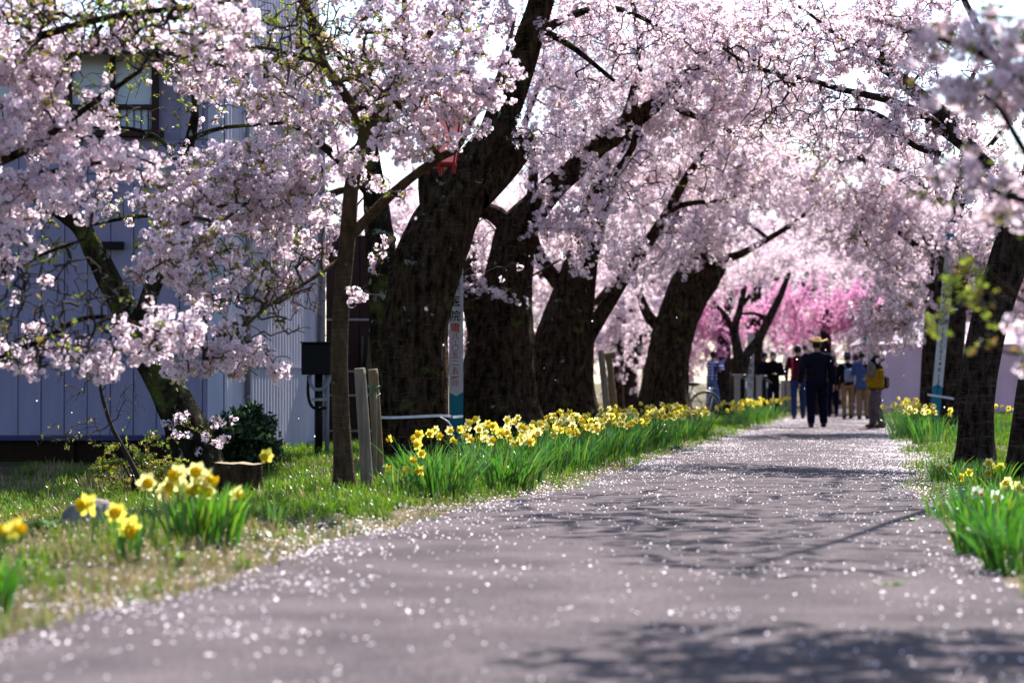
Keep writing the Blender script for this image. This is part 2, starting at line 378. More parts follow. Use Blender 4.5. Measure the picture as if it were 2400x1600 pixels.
def path_mat():
    m, nt, N, L, b = nodes_of('worn_path'); setp(b, Roughness=1.0); b.inputs['Specular IOR Level'].default_value = .06
    tc = N.new('ShaderNodeTexCoord')
    def noi(sc, det=8):
        n = N.new('ShaderNodeTexNoise'); n.inputs['Scale'].default_value = sc; n.inputs['Detail'].default_value = det; L.new(tc.outputs['Object'], n.inputs['Vector']); return n
    def ramp(src, es):
        r = N.new('ShaderNodeValToRGB')
        for e, (p, c) in zip(r.color_ramp.elements, es): e.position = p; e.color = rgba(c)
        L.new(src, r.inputs[0]); return r
    a = ramp(noi(1.4, 10).outputs[0], [(.35, (.048, .039, .042)), (.65, (.084, .069, .071))])
    c = ramp(noi(75, 4).outputs[0], [(.38, (.45, .43, .45)), (.62, (1.45, 1.45, 1.45))])
    mx = N.new('ShaderNodeMix'); mx.data_type = 'RGBA'; mx.blend_type = 'MULTIPLY'; mx.inputs['Factor'].default_value = 1
    L.new(a.outputs[0], mx.inputs['A']); L.new(c.outputs[0], mx.inputs['B']); L.new(mx.outputs['Result'], b.inputs['Base Color'])
    bp = N.new('ShaderNodeBump'); bp.inputs['Strength'].default_value = .5; bp.inputs['Distance'].default_value = .008; L.new(noi(160, 3).outputs[0], bp.inputs['Height']); L.new(bp.outputs[0], b.inputs['Normal'])
    return m
M_SOIL, M_PATH = ground_mat(), path_mat()
xs = sorted(set(list(np.arange(-12, 24.01, .3)) + [-700, -300, -120, -60, -30, -18, 32, 50, 90, 200, 400, 700])); ys = sorted(set(list(np.arange(2, 70.01, .3)) + [-200, -60, -20, -6, 76, 85, 100, 130, 180, 300, 600, 1200]))
gv = [(x, y, gz(x, y) - .004 if 0 < y < 95 else -.004) for y in ys for x in xs]; nx = len(xs)
gf = [(j * nx + i, j * nx + i + 1, (j + 1) * nx + i + 1, (j + 1) * nx + i) for j in range(len(ys) - 1) for i in range(nx - 1)]
tag(link('ground', mesh('ground', gv, gf, M_SOIL, True)), kind='structure')
pv = []; pf = []; py = list(np.arange(0, 92, .2))
for j, y in enumerate(py):
    l, r = eL(y), eR(y)
    for k in range(9): pv.append((l + (r - l) * k / 8, y, .006 + .012 * math.sin(math.pi * k / 8)))
    if j: pf += [((j - 1) * 9 + k, (j - 1) * 9 + k + 1, j * 9 + k + 1, j * 9 + k) for k in range(8)]
tag(link('path', mesh('path', pv, pf, M_PATH, True)), kind='structure')

# fallen petals
rng = np.random.RandomState(5)
def petal_src(seed):
    r = np.random.RandomState(seed); L, w = .0075, .006
    V = [(-L, 0, .001), (-L * .2, w, .002 + r.uniform(0, .002)), (L, w * .35, .003), (L * .75, 0, .001), (L, -w * .35, .003), (-L * .2, -w, .002 + r.uniform(0, .003))]
    c = np.array((.94, .84, .88)) * r.uniform(.95, 1.04)
    return src_obj('petal', mesh('petal', V, [(0, 3, 2, 1), (0, 5, 4, 3)], M_BLOSSOM, cols=c4([c] * 6)))
SRC_PETAL = [petal_src(k) for k in range(4)]
pp = []
def nz(x, y): return .5 + .5 * math.sin(x * 2.3 + 1.7 * math.sin(y * .9)) * math.sin(y * 1.1 + 1.3 * math.sin(x * 1.6 + 2))
n_try = 0
while len(pp) < 56000 and n_try < 1200000:
    n_try += 1
    y = 5.5 + 58 * rng.random_sample() ** 1.15; l, r = eL(y), eR(y); x = rng.uniform(l - 2.4, r + .9)
    de = min(abs(x - l), abs(x - r)); inside = l < x < r
    k = (.042 + .26 * math.exp(-de / .35) if inside else .34 * math.exp(-de / .55) + .02) * (.15 + 1.2 * nz(x * 1.5, y * 1.5) ** 2) * (1 + min(2.6, max(0, (y - 15) * .13)))
    if x < l + .1 and y < 17: k *= 1.7
    if rng.random_sample() < k: pp.append((x, y, (.012 + .012 * math.sin(math.pi * (x - l) / (r - l)) if inside else gz(x, y) + rng.uniform(.004, .03)) + rng.uniform(0, .006)))
n = len(pp); ro = np.c_[rng.normal(size=n) * .35, rng.normal(size=n) * .35, rng.uniform(0, 6.28, n)]
o = scatter('fallen_petals', pp, ro, rng.uniform(.55, 1.2, n) * np.clip(1.25 - .012 * np.array(pp)[:, 1], .7, 1.2), 'petal', SRC_PETAL, rng)
tag(o, 'fallen pale pink cherry petals strewn over the path', 'petals', kind='stuff')

# grass on both verges
def grass_set(pref, cols, seed, nb, hmin, hmax, spread, wid=.004):
    out = []
    for k in range(4):
        r = np.random.RandomState(seed + k); V, F, C = [], [], []
        for i in range(nb):
            a = r.uniform(0, 6.28); h = r.uniform(hmin, hmax); lean = r.uniform(.1, .7) * h; bx, by = r.normal(size=2) * spread; ca, sa = math.cos(a), math.sin(a); w = wid * r.uniform(.7, 1.3)
            c = np.array(cols[r.randint(len(cols))]) * r.uniform(.75, 1.2); m = len(V)
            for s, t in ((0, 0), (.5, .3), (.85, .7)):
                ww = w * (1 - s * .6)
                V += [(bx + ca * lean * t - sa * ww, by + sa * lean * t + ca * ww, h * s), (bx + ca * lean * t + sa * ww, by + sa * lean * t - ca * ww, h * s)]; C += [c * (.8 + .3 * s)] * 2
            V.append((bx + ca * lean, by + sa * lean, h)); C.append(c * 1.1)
            F += [(m, m + 1, m + 3, m + 2), (m + 2, m + 3, m + 5, m + 4), (m + 4, m + 5, m + 6)]
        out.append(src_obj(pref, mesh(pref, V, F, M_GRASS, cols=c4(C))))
    return out
SRC_GRASS = grass_set('grass_tuft', [(.065, .20, .004), (.11, .26, .005), (.20, .31, .008)], 200, 14, .035, .12, .035)
SRC_STRAW = grass_set('straw_tuft', [(.46, .35, .17), (.34, .25, .12), (.26, .26, .06)], 220, 9, .03, .09, .04)
def verge(name, label, n, side, srcs, key, kfun, smin, smax):
    pts = []; t = 0
    while t < n:
        t += 1
        y = 6.5 + 55 * rng.random_sample() ** 1.5
        if side == -2: y = rng.uniform(17, 28); x = rng.uniform(-5.6, -1.5)
        elif side < 0: x = eL(y) - rng.uniform(-.08, 5.5)
        else: x = eR(y) + rng.uniform(-.06, 3.5)
        if side < 0 and y > 28.3 and x < -3.3: continue
        if rng.random_sample() < kfun(x, y): pts.append((x, y, gz(x, y) - .006))
    n = len(pts); ro = np.c_[rng.normal(size=n) * .12, rng.normal(size=n) * .12, rng.uniform(0, 6.28, n)]
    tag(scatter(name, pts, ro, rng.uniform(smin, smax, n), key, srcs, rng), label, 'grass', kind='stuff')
def k_left(x, y):
    de = eL(y) - x
    if y < 15.5: return .02 + .55 * max(0, nz(x * 1.9 + 4, y * 1.9) - .42) * min(1, max(0, de - .35) / .8) * 1.3
    return (.12 + .88 * max(0, nz(x * 1.7, y * 1.5) - .15)) * min(1, .12 + max(0, de) / .7) 
def k_left_far(x, y): return k_left(x, y) * (1 if x > -5.8 else 0)
verge('grass', 'short green spring grass on the left verge', 76000, -1, SRC_GRASS, 'grass', k_left_far, .5, 1.15)
verge('grass', 'lush green grass on the right verge', 12000, 1, SRC_GRASS, 'grass', lambda x, y: (.35 + .65 * nz(x * 1.4, y * 1.4)) * min(1, .15 + max(0, x - eR(y)) / .5), .5, 1.15)
verge('grass', 'rank weedy grass in the dip before the building', 5000, -2, SRC_GRASS, 'grass', lambda x, y: nz(x * 2, y * 2) ** 2, .7, 1.5)
verge('dry_grass', 'dry weeds in the dip before the building', 4500, -2, SRC_STRAW, 'straw', lambda x, y: nz(x * 2 + 2, y * 2) ** 2, .9, 2.0)
verge('dry_grass', 'dry straw coloured grass on the left verge', 22000, -1, SRC_STRAW, 'straw', lambda x, y: (.8 if y < 15.0 else .14) * (.4 + .6 * nz(x + 3, y)), .6, 1.3)

# ------------------------------------------------------------------ cherry trees
def bark_tube(pts, rad, seg, step, lump, seed, flare=0.0, M=None):
    c, r = spline(pts, rad, step); c, T, N, B = frames(c); v = []; f = []; n = len(c); so = Vector((seed * 3.7, seed * 1.3, seed * 2.1)); s = 0
    for i in range(n):
        if i: s += (c[i] - c[i - 1]).length
        for k in range(seg):
            a = 2 * math.pi * k / seg; d = N[i] * math.cos(a) + B[i] * math.sin(a)
            q = Vector((math.cos(a) * 1.6, math.sin(a) * 1.6, s * 1.1)) + so
            h = noise.noise(q * 1.1) * 1.2 + noise.noise(Vector((math.cos(a) * 5, math.sin(a) * 5, s * 1.6)) + so) * .6 + noise.noise(Vector((math.cos(a) * 11, math.sin(a) * 11, s * 5)) + so) * .40 + abs(noise.noise(Vector((math.cos(a) * 9, math.sin(a) * 9, s * 2.2)) + so * 2)) * -.5
            fl = 1 + flare * math.exp(-s / (r[0] * 1.1)) * (1 + .55 * math.sin(a * 5 + seed))
            v.append(c[i] + d * (r[i] * fl * (1 + lump * h)))
    for i in range(n - 1):
        for k in range(seg): f.append((i * seg + k, i * seg + (k + 1) % seg, (i + 1) * seg + (k + 1) % seg, (i + 1) * seg + k))
    v.append(c[-1] + T[-1] * r[-1] * .25); e = len(v) - 1
    for k in range(seg): f.append(((n - 1) * seg + k, (n - 1) * seg + (k + 1) % seg, e))
    return v, f, c, r
def pseudo(p, k, ph): return .5 + .25 * (np.sin(p[:, 0] * k + ph + 1.3 * np.sin(p[:, 2] * k * .7)) + np.sin(p[:, 2] * k * 1.2 + ph * 2 + 1.1 * np.sin(p[:, 1] * k * .8)))
class Grow:
    def __init__(s, seed, cap=60000):
        s.rng = np.random.RandomState(seed); s.p = np.zeros((cap, 3)); s.par = np.full(cap, -1, dtype=np.int64); s.limb = np.zeros(cap, bool); s.r = np.zeros(cap); s.n = 0
    def limbs(s, c, r):
        for q, w in zip(c, r):
            s.p[s.n] = q; s.limb[s.n] = True; s.r[s.n] = w; s.n += 1
    def run(s, targets, seg=.2, sag=.10, wig=.05, maxlen=3.5):
        T = np.asarray(targets); L = s.p[:s.n]
        dl = np.array([np.min(np.sum((L - t) ** 2, 1)) for t in T]); order = np.argsort(dl)
        for ti in order:
            t = T[ti]; d2 = np.sum((s.p[:s.n] - t) ** 2, 1); i = int(np.argmin(d2)); D = math.sqrt(d2[i])
            if D < .06 or D > maxlen: continue
            m = max(2, int(math.ceil(D / seg))); a = s.p[i].copy(); off = s.rng.normal(size=3) * wig * D
            last = i
            for j in range(1, m + 1):
                u = j / m; w = math.sin(math.pi * u)
                q = a + (t - a) * u + off * w; q[2] += sag * D * w
                q += s.rng.normal(size=3) * .012
                if s.n >= len(s.p): return
                s.p[s.n] = q; s.par[s.n] = last; last = s.n; s.n += 1
    def finish(s, tip=.0028, powr=.42, cap=.05):
        cnt = np.zeros(s.n); child = np.zeros(s.n, bool)
        for i in range(s.n - 1, -1, -1):
            if not s.limb[i]:
                cnt[i] = max(cnt[i], 1) if not child[i] else cnt[i]
                if s.par[i] >= 0: cnt[s.par[i]] += max(cnt[i], 1); child[s.par[i]] = True
        tw = ~s.limb[:s.n]; s.r[:s.n][tw] = np.minimum(tip * np.maximum(cnt[tw], 1) ** powr, cap)
    def twig_mesh(s, name, m, k=4):
        idx = np.nonzero(~s.limb[:s.n])[0]; a = s.p[s.par[idx]]; b = s.p[idx]; rb = s.r[idx]; pr = s.par[idx]
        ra = np.where(s.limb[pr], rb * 1.15, np.minimum(s.r[pr], rb * 1.6))
        d = b - a; ln = np.linalg.norm(d, axis=1); ok = ln > 1e-5; a, b, rb, ra, d, ln = a[ok], b[ok], rb[ok], ra[ok], d[ok], ln[ok]; d /= ln[:, None]
        up = np.where(np.abs(d[:, 2:3]) < .8, np.array([[0, 0, 1.]]), np.array([[1., 0, 0]])); u = np.cross(d, up); u /= np.linalg.norm(u, axis=1)[:, None]; w = np.cross(d, u)
        E = len(a); V = np.zeros((E, 2 * k, 3))
        for j in range(k):
            an = 2 * math.pi * j / k; o = u * math.cos(an) + w * math.sin(an); V[:, j] = a + o * ra[:, None]; V[:, k + j] = b + d * rb[:, None] * .4 + o * rb[:, None]
        base = (np.arange(E) * 2 * k)[:, None]; F = np.concatenate([base + np.array([[j, (j + 1) % k, k + (j + 1) % k, k + j]]) for j in range(k)], 0)
        me = bpy.data.meshes.new(name); me.vertices.add(E * 2 * k); me.vertices.foreach_set('co', V.astype(np.float32).ravel())
        nf = len(F); me.loops.add(nf * 4); me.polygons.add(nf); me.loops.foreach_set('vertex_index', F.astype(np.int32).ravel()); me.polygons.foreach_set('loop_start', np.arange(nf, dtype=np.int32) * 4)
        me.polygons.foreach_set('use_smooth', np.ones(nf, bool)); me.update(calc_edges=True); me.validate(); me.materials.append(m)
        return me
    def along(s, dens, rmax, jit, clump=2.2, ph=0.0, thr=.0, keep=None, cpow=1.0):
        idx = np.nonzero(~s.limb[:s.n])[0]; idx = idx[s.r[idx] < rmax]; a = s.p[s.par[idx]]; b = s.p[idx]; ln = np.linalg.norm(b - a, axis=1)
        f = np.clip((pseudo((a + b) / 2, clump, ph) - thr) / (1 - thr) * 1.6, 0, 1.6) ** cpow
        lam = dens * ln * f; cn = s.rng.poisson(lam); rep = np.repeat(np.arange(len(idx)), cn); u = s.rng.random_sample(len(rep))[:, None]
        pts = a[rep] * (1 - u) + b[rep] * u + s.rng.normal(size=(len(rep), 3)) * jit; dr = (b - a)[rep]
        if keep is not None:
            px, py_ = proj(pts); k = keep(px, py_, s.rng); pts, dr = pts[k], dr[k]
        return pts, dr
def blob_targets(rng, blobs):
    out = []
    for (px, py_, d, rx, ry, rd, n) in blobs:
        c = np.array(P(px, py_, d)); m = mpp(d)
        q = rng.normal(size=(n, 3)); q /= np.linalg.norm(q, axis=1)[:, None]; q *= rng.random_sample(n)[:, None] ** (1 / 2.6)
        out.append(c + q * np.array((rx * m, rd, ry * m)))
    return np.concatenate(out)
def rand_rot(rng, n): return np.c_[rng.uniform(0, 6.28, n), rng.uniform(0, 6.28, n), rng.uniform(0, 6.28, n)]
def dir_rot(dr, rng, tilt=.35):
    yaw = np.arctan2(dr[:, 1], dr[:, 0]); pit = -np.arctan2(dr[:, 2], np.hypot(dr[:, 0], dr[:, 1])); n = len(dr)
    return np.c_[rng.uniform(0, 6.28, n), pit + rng.normal(size=n) * tilt, yaw + rng.normal(size=n) * tilt]
def limb_pts(L, d): return [P(q[0], q[1], q[2] if len(q) > 3 else d) for q in L], [q[-1] * mpp(q[2] if len(q) > 3 else d) for q in L]
def cherry(name, label, d, trunks, limbs, blobs, seed, bk, tw, bl=None, lf=None, seg=40, step=.05, lump=.11, flare=.5, group='cherry trees', tip=.0028, rcap=.05, limb_step=.09, maxlen=3.5, sag=.1):
    """trunks/limbs: lists of (px, py, [d,] radius in px); bl=(density, spray?, clump, thr, keep, scale); lf=(density, sources key)"""
    x0 = P(trunks[0][0][0], trunks[0][0][1], d); base = Vector((x0.x, d, gz(x0.x, d)))
    root = empty(name, base); tag(root, label, 'tree', group); inv = -base
    g = Grow(seed)
    for ti, L in enumerate(trunks):
        pts, rad = limb_pts(L, d); pts[0] = Vector((pts[0].x, pts[0].y, gz(pts[0].x, pts[0].y) - .08)) if ti == 0 or L[0][1] > 980 else pts[0]
        v, f, c, r = bark_tube(pts, rad, seg, step, lump, seed + ti, flare if L[0][1] > 940 else .1)
        link('trunk', mesh('trunk', [q + inv for q in v], f, bk, True), root)
        h = [i for i in range(0, len(c), 2) if c[i].z > 1.6]; g.limbs([c[i] for i in h], [r[i] for i in h])
    for li, L in enumerate(limbs):
        pts, rad = limb_pts(L, d); v, f, c, r = bark_tube(pts, rad, max(8, seg // 3), limb_step, lump * .7, seed + 10 + li, 0)
        link('branch', mesh('branch', [q + inv for q in v], f, bk, True), root); g.limbs(c, r)
    T = blob_targets(g.rng, blobs); g.run(T, maxlen=maxlen, sag=sag); g.finish(tip=tip, cap=rcap)
    me = g.twig_mesh('crown', tw); me.transform(Matrix.Translation(inv)); crown = link('crown', me, root); crown['kind'] = 'stuff'
    if bl:
        dens, spray, cl, thr, keep, sc = bl
        pts, dr = g.along(dens, .016, .03 if not spray else .06, cl, seed * 1.7, thr, keep); n = len(pts)
        if spray == 2: rot = np.c_[g.rng.uniform(0, 6.28, n), np.full(n, 1.05) + g.rng.normal(size=n) * .45, g.rng.uniform(0, 6.28, n)]
        else: rot = dir_rot(dr, g.rng) if spray else rand_rot(g.rng, n)
        key = 'pink' if spray == 2 else 'spray' if spray else 'cluster'; srcs = {'pink': SRC_PINK, 'spray': SRC_SPRAY, 'cluster': SRC_BL}[key]
        scatter('blossom', pts + np.array(inv), rot, g.rng.uniform(.75, 1.25, n) * sc, key, srcs, g.rng, crown)
        print(name, 'nodes', g.n, 'blossom', n)
    if lf:
        pts, dr = g.along(lf[0], .012, .02, 1.6, seed * .9 + 2, lf[2] if len(lf) > 2 else .35, lf[3] if len(lf) > 3 else None); n = len(pts)
        scatter('young_leaves', pts + np.array(inv), np.c_[g.rng.normal(size=n) * .5, g.rng.normal(size=n) * .5, g.rng.uniform(0, 6.28, n)], g.rng.uniform(.7, 1.4, n), lf[1], {'leaf': SRC_LEAF, 'bronze': SRC_BRONZE}[lf[1]], g.rng, crown)
    return root
def keepout(rects):
    """leave boughs bare where the tree carries few blossoms; (x0, y0, x1, y1, share kept)"""
    def k(px, py_, r):
        ok = np.ones(len(px), bool); u = r.random_sample(len(px))
        for x0, y0, x1, y1, s in rects: ok &= ~((px > x0) & (px < x1) & (py_ > y0) & (py_ < y1) & (u > s))
        return ok
    return k
# young cherry in front, left of the middle
YG = 'cherry trees lining the left of the path'; RG = 'cherry trees lining the right of the path'; FG = 'cherry trees far along the path'
cherry('young_cherry_tree', 'slender young cherry tree with pale brown trunk beside two wooden stakes', 18.4,
  [[(812, 1172, 30), (806, 1100, 24), (800, 1000, 21), (796, 900, 20), (795, 820, 20), (799, 730, 20), (806, 640, 20), (816, 540, 19), (824, 440, 17), (842, 365, 18), (857, 325, 17)]],
  [[(857, 330, 15), (825, 252, 13), (790, 195, 12), (760, 150, 11), (738, 75, 10), (714, 0, 9), (690, -90, 7)],
   [(857, 330, 14), (895, 250, 12), (930, 180, 11), (949, 100, 10), (950, 0, 9), (955, -110, 7)],
   [(905, 235, 9), (945, 165, 8.5), (983, 111, 8), (1067, 0, 7), (1110, -70, 5)],
   [(830, 545, 18.4, 13), (900, 472, 18.3, 12), (960, 420, 18.2, 11), (1029, 370, 18.0, 10), (1070, 347, 17.9, 9.5), (1100, 290, 17.8, 8.5), (1125, 246, 17.7, 8), (1160, 200, 17.6, 7), (1186, 126, 17.5, 5.5), (1205, 50, 17.4, 4)],
   [(1035, 369, 18.0, 8), (1000, 332, 17.9, 7), (953, 268, 17.8, 6), (915, 225, 17.7, 4)],
   [(838, 342, 18.4, 6.5), (760, 395, 18.1, 5.5), (631, 440, 17.6, 4.6), (560, 490, 17.2, 4), (497, 536, 16.8, 3.4), (420, 590, 16.4, 2.8), (340, 640, 16.0, 2)],
   [(792, 612, 18.4, 5.5), (720, 660, 18.1, 4.8), (631, 714, 17.6, 4), (570, 770, 17.3, 3.2), (536, 800, 17.1, 2.6), (490, 840, 16.9, 1.6)],
   [(760, 150, 18.1, 6), (690, 130, 17.8, 5), (600, 110, 17.5, 4), (500, 120, 17.2, 3), (420, 140, 17.0, 2)],
   [(790, 195, 18.2, 6), (840, 180, 18.0, 5), (900, 200, 17.8, 3)]],
  [(830, 50, 18.0, 340, 130, .9, 340), (960, 190, 17.7, 170, 100, .6, 190), (1100, 190, 17.5, 110, 130, .5, 110), (960, 305, 17.6, 140, 70, .4, 80), (600, 140, 17.6, 240, 120, .8, 240),
   (600, 430, 17.4, 200, 100, .6, 190), (420, 470, 17.0, 120, 80, .5, 70), (450, 600, 16.6, 170, 100, .6, 190), (600, 700, 17.4, 180, 110, .6, 260), (500, 810, 17.1, 160, 80, .5, 190), (640, 860, 17.3, 60, 30, .3, 24), (420, 890, 16.9, 50, 20, .3, 16), (690, 530, 17.9, 120, 110, .6, 140), (700, 260, 17.8, 140, 80, .7, 70), (860, -150, 18.2, 420, 150, 1.5, 120), (860, 690, 18.3, 50, 40, .3, 14), (850, 400, 18.2, 60, 60, .4, 25), (930, 450, 18, 50, 40, .3, 12)],
  31, M_BARKY, M_TWIGY, (20, 0, 2.8, .14, keepout([(690, 800, 760, 960, .0), (380, 930, 760, 1100, .0)]), 1.0), (8.0, 'leaf', .2), seg=24, lump=.05, flare=.45, group=YG, tip=.0034, limb_step=.06)

# cherry standing out of the frame on the left, boughs reaching in
cherry('bough_cherry_tree', 'cherry boughs full of pale blossom reaching in from the left edge', 15.5,
  [[(-430, 1230, 60), (-415, 1000, 52), (-400, 800, 48), (-370, 620, 44), (-320, 480, 38), (-280, 300, 30), (-250, 100, 24)]],
  [[(-330, 500, 15.5, 22), (-180, 440, 15.4, 17), (-40, 395, 15.3, 12), (80, 340, 15.2, 9), (200, 255, 15.1, 7), (330, 165, 15.0, 5)],
   [(-360, 600, 15.5, 18), (-150, 560, 15.4, 12), (0, 432, 15.3, 8), (110, 405, 15.2, 6), (250, 380, 15.1, 5), (330, 400, 15.0, 3)],
   [(-390, 760, 15.5, 18), (-180, 850, 15.4, 12), (-20, 838, 15.3, 8), (100, 795, 15.2, 7), (190, 748, 15.1, 6), (290, 748, 15.0, 4.5), (400, 800, 14.9, 3)],
   [(-280, 300, 15.5, 20), (-120, 170, 15.4, 14), (80, 90, 15.3, 10), (260, 40, 15.2, 8), (420, 20, 15.1, 6), (560, 0, 15.0, 4)],
   [(-390, 700, 15.5, 14), (-200, 690, 15.2, 9), (-40, 660, 15.0, 7), (90, 600, 14.9, 5), (200, 560, 14.8, 3)]],
  [(200, 20, 15.2, 330, 110, .9, 380), (430, 80, 15.1, 210, 100, .7, 200), (90, 210, 15.2, 130, 110, .7, 100), (200, 250, 15.1, 130, 60, .6, 50), (60, 310, 15.2, 110, 80, .6, 60), (250, 400, 15.0, 140, 70, .5, 90), (60, 470, 15.1, 100, 70, .5, 60),
   (40, 640, 15.0, 140, 120, .7, 190), (210, 700, 14.9, 180, 100, .6, 170), (50, 800, 15.2, 120, 80, .6, 150), (220, 825, 15.0, 170, 70, .6, 150), (400, 780, 14.8, 60, 60, .4, 40), (-200, 300, 15.5, 200, 300, 1.2, 120), (250, -200, 15.5, 500, 150, 1.5, 120), (190, 480, 14.9, 90, 40, .5, 24), (60, 110, 15.2, 160, 90, .6, 130)],
  33, M_BARK, M_TWIG, (20, 0, 2.8, .15, keepout([(150, 110, 360, 330, .35), (120, 460, 500, 560, .6), (60, 890, 500, 1100, 0)]), 1.0), (6.0, 'leaf', .25), seg=24, group=YG, tip=.0034)

# leaning lichen-covered tree before the building
cherry('leaning_cherry_tree', 'old cherry tree leaning left with lichen on its upper trunk by building', 26.5,
  [[(470, 1100, 58), (440, 1015, 50), (402, 930, 46), (365, 860, 41), (325, 795, 34), (290, 720, 31), (252, 650, 28), (222, 590, 25), (188, 532, 22), (130, 487, 18), (60, 445, 13), (-30, 405, 10)]],
  [[(322, 790, 22), (352, 690, 20), (388, 590, 19), (403, 500, 18), (424, 400, 16), (446, 325, 13), (458, 255, 9), (450, 200, 6)],
   [(424, 400, 7), (380, 330, 6), (300, 300, 4), (210, 300, 3)], [(446, 325, 7), (520, 300, 5), (640, 290, 4), (760, 280, 3)], [(405, 500, 6), (300, 510, 5), (200, 530, 3)], [(400, 520, 6), (480, 490, 5), (600, 450, 3)], [(130, 487, 6), (60, 520, 4), (-30, 540, 3)]],
  [(430, 230, 26.3, 260, 110, 1.0, 130), (300, 420, 26.2, 250, 130, .9, 130), (560, 420, 26.4, 160, 110, .8, 80), (80, 560, 26.2, 140, 90, .7, 60), (480, 1010, 26.0, 110, 60, .5, 40)],
  35, M_BARKL, M_TWIG, (5, 0, 2.2, .35, None, 1.0), (9, 'leaf', .15), seg=32, lump=.12, group=YG)

# the first great trunk with the white tie
cherry('old_cherry_tree', 'massive dark cherry trunk tied with white tape, nearest of the old trees', 27.0,
  [[(975, 1095, 80), (970, 1000, 78), (968, 850, 80), (980, 730, 79), (1000, 630, 80), (1030, 555, 77), (1062, 485, 67), (1094, 420, 53), (1124, 368, 44), (1157, 322, 39), (1198, 215, 38), (1237, 100, 34), (1268, 0, 30), (1300, -120, 26), (1330, -270, 18)]],
  [[(1036, 500, 52), (1022, 440, 43), (1014, 396, 33)], [(1110, 450, 27.1, 48), (1165, 400, 27.3, 42), (1202, 362, 27.4, 37), (1232, 322, 27.5, 34)],
   [(1240, 100, 27.0, 12), (1330, 40, 27.3, 10), (1440, 20, 27.8, 7), (1540, 60, 28.2, 4)], [(1275, -20, 27, 14), (1180, -90, 26.6, 10), (1050, -130, 26.2, 6)], [(1250, 60, 27, 10), (1340, 110, 27, 7), (1440, 190, 27, 4)], [(920, 560, 27, 10), (890, 600, 26.6, 6), (880, 660, 26.4, 3)]],
  [(1400, 60, 27.6, 220, 120, 1.2, 260), (1330, -170, 27, 420, 170, 2.0, 160), (1080, -120, 26.5, 220, 90, 1.2, 70), (1390, 230, 27.5, 90, 70, .8, 60), (1225, 320, 26.4, 60, 60, .4, 40), (1300, 330, 27, 70, 60, .6, 40), (900, 600, 26.5, 40, 60, .3, 10), (1120, 30, 26.6, 100, 70, .6, 80), (1180, 660, 26.8, 120, 40, .5, 8)],
  37, M_BARK, M_TWIG, (17, 0, 2.2, .05, keepout([(880, 560, 1250, 1100, .12)]), 1.0), (5, 'bronze', .3), seg=56, step=.04, lump=.09, group=YG, tip=.0034)

cherry('rear_cherry_tree', 'dark cherry trunk half hidden behind the nearest old trunk', 31.0,
  [[(930, 1062, 48), (920, 900, 44), (908, 760, 42), (902, 660, 40), (892, 570, 36), (882, 480, 30), (868, 380, 24), (850, 250, 18), (820, 120, 12)]],
  [[(880, 470, 14), (800, 380, 11), (700, 300, 8), (600, 260, 5)], [(860, 330, 12), (960, 220, 9), (1040, 130, 6)], [(835, 190, 10), (760, 80, 7), (700, 0, 5)]],
  [(760, 200, 31, 270, 160, 1.6, 280), (950, 120, 31, 200, 130, 1.4, 170), (620, 330, 31, 180, 120, 1.2, 150), (720, 520, 30.6, 120, 110, .9, 80), (600, 620, 30.4, 90, 90, .8, 50), (800, -80, 31, 350, 120, 1.8, 90), (680, 680, 30.2, 70, 60, .6, 30)],
  39, M_BARKL, M_TWIG, (17, 0, 2.4, .05, keepout([(880, 560, 1250, 1100, .0)]), 1.05), (10, 'leaf', .15), seg=32, group=YG, maxlen=4)

cherry('old_cherry_tree', 'second great dark cherry trunk, right of the red lettered plank', 34.5,
  [[(1168, 1041, 88), (1166, 960, 82), (1166, 880, 79), (1176, 780, 72), (1188, 690, 62), (1198, 610, 52), (1212, 545, 47), (1250, 490, 36), (1300, 436, 29), (1350, 395, 26), (1395, 350, 24), (1442, 305, 23), (1500, 272, 21), (1560, 222, 19), (1600, 182, 15), (1690, 138, 13), (1780, 90, 8)]],
  [[(1140, 790, 44), (1118, 700, 34), (1106, 640, 25), (1102, 608, 20)], [(1210, 560, 24), (1165, 505, 22), (1120, 495, 16), (1090, 520, 9)], [(1400, 345, 22), (1440, 320, 22), (1470, 280, 16), (1490, 200, 12), (1500, 100, 8), (1480, 0, 5)],
   [(1560, 222, 12), (1600, 260, 9), (1680, 290, 6), (1740, 330, 4)], [(1500, 272, 10), (1480, 350, 8), (1430, 420, 6), (1400, 480, 4)], [(1240, 500, 14), (1250, 400, 11), (1230, 300, 8), (1260, 210, 5)]],
  [(1500, 150, 34.5, 270, 170, 2.0, 300), (1350, 230, 34.2, 160, 130, 1.6, 110), (1710, 200, 35, 190, 140, 1.8, 210), (1450, 430, 34, 160, 80, 1.2, 80), (1500, -120, 34.5, 400, 150, 2.5, 120), (1250, 420, 34.6, 80, 80, 1, 40), (1330, 540, 34.2, 110, 60, .8, 22), (1150, 560, 35, 60, 60, .7, 20)],
  41, M_BARK, M_TWIG, (6.5, 1, 2.2, .10, keepout([(1060, 560, 1260, 1100, .06)]), .85), (5, 'bronze', .2), seg=48, lump=.09, group=YG, maxlen=4.5, tip=.0042)

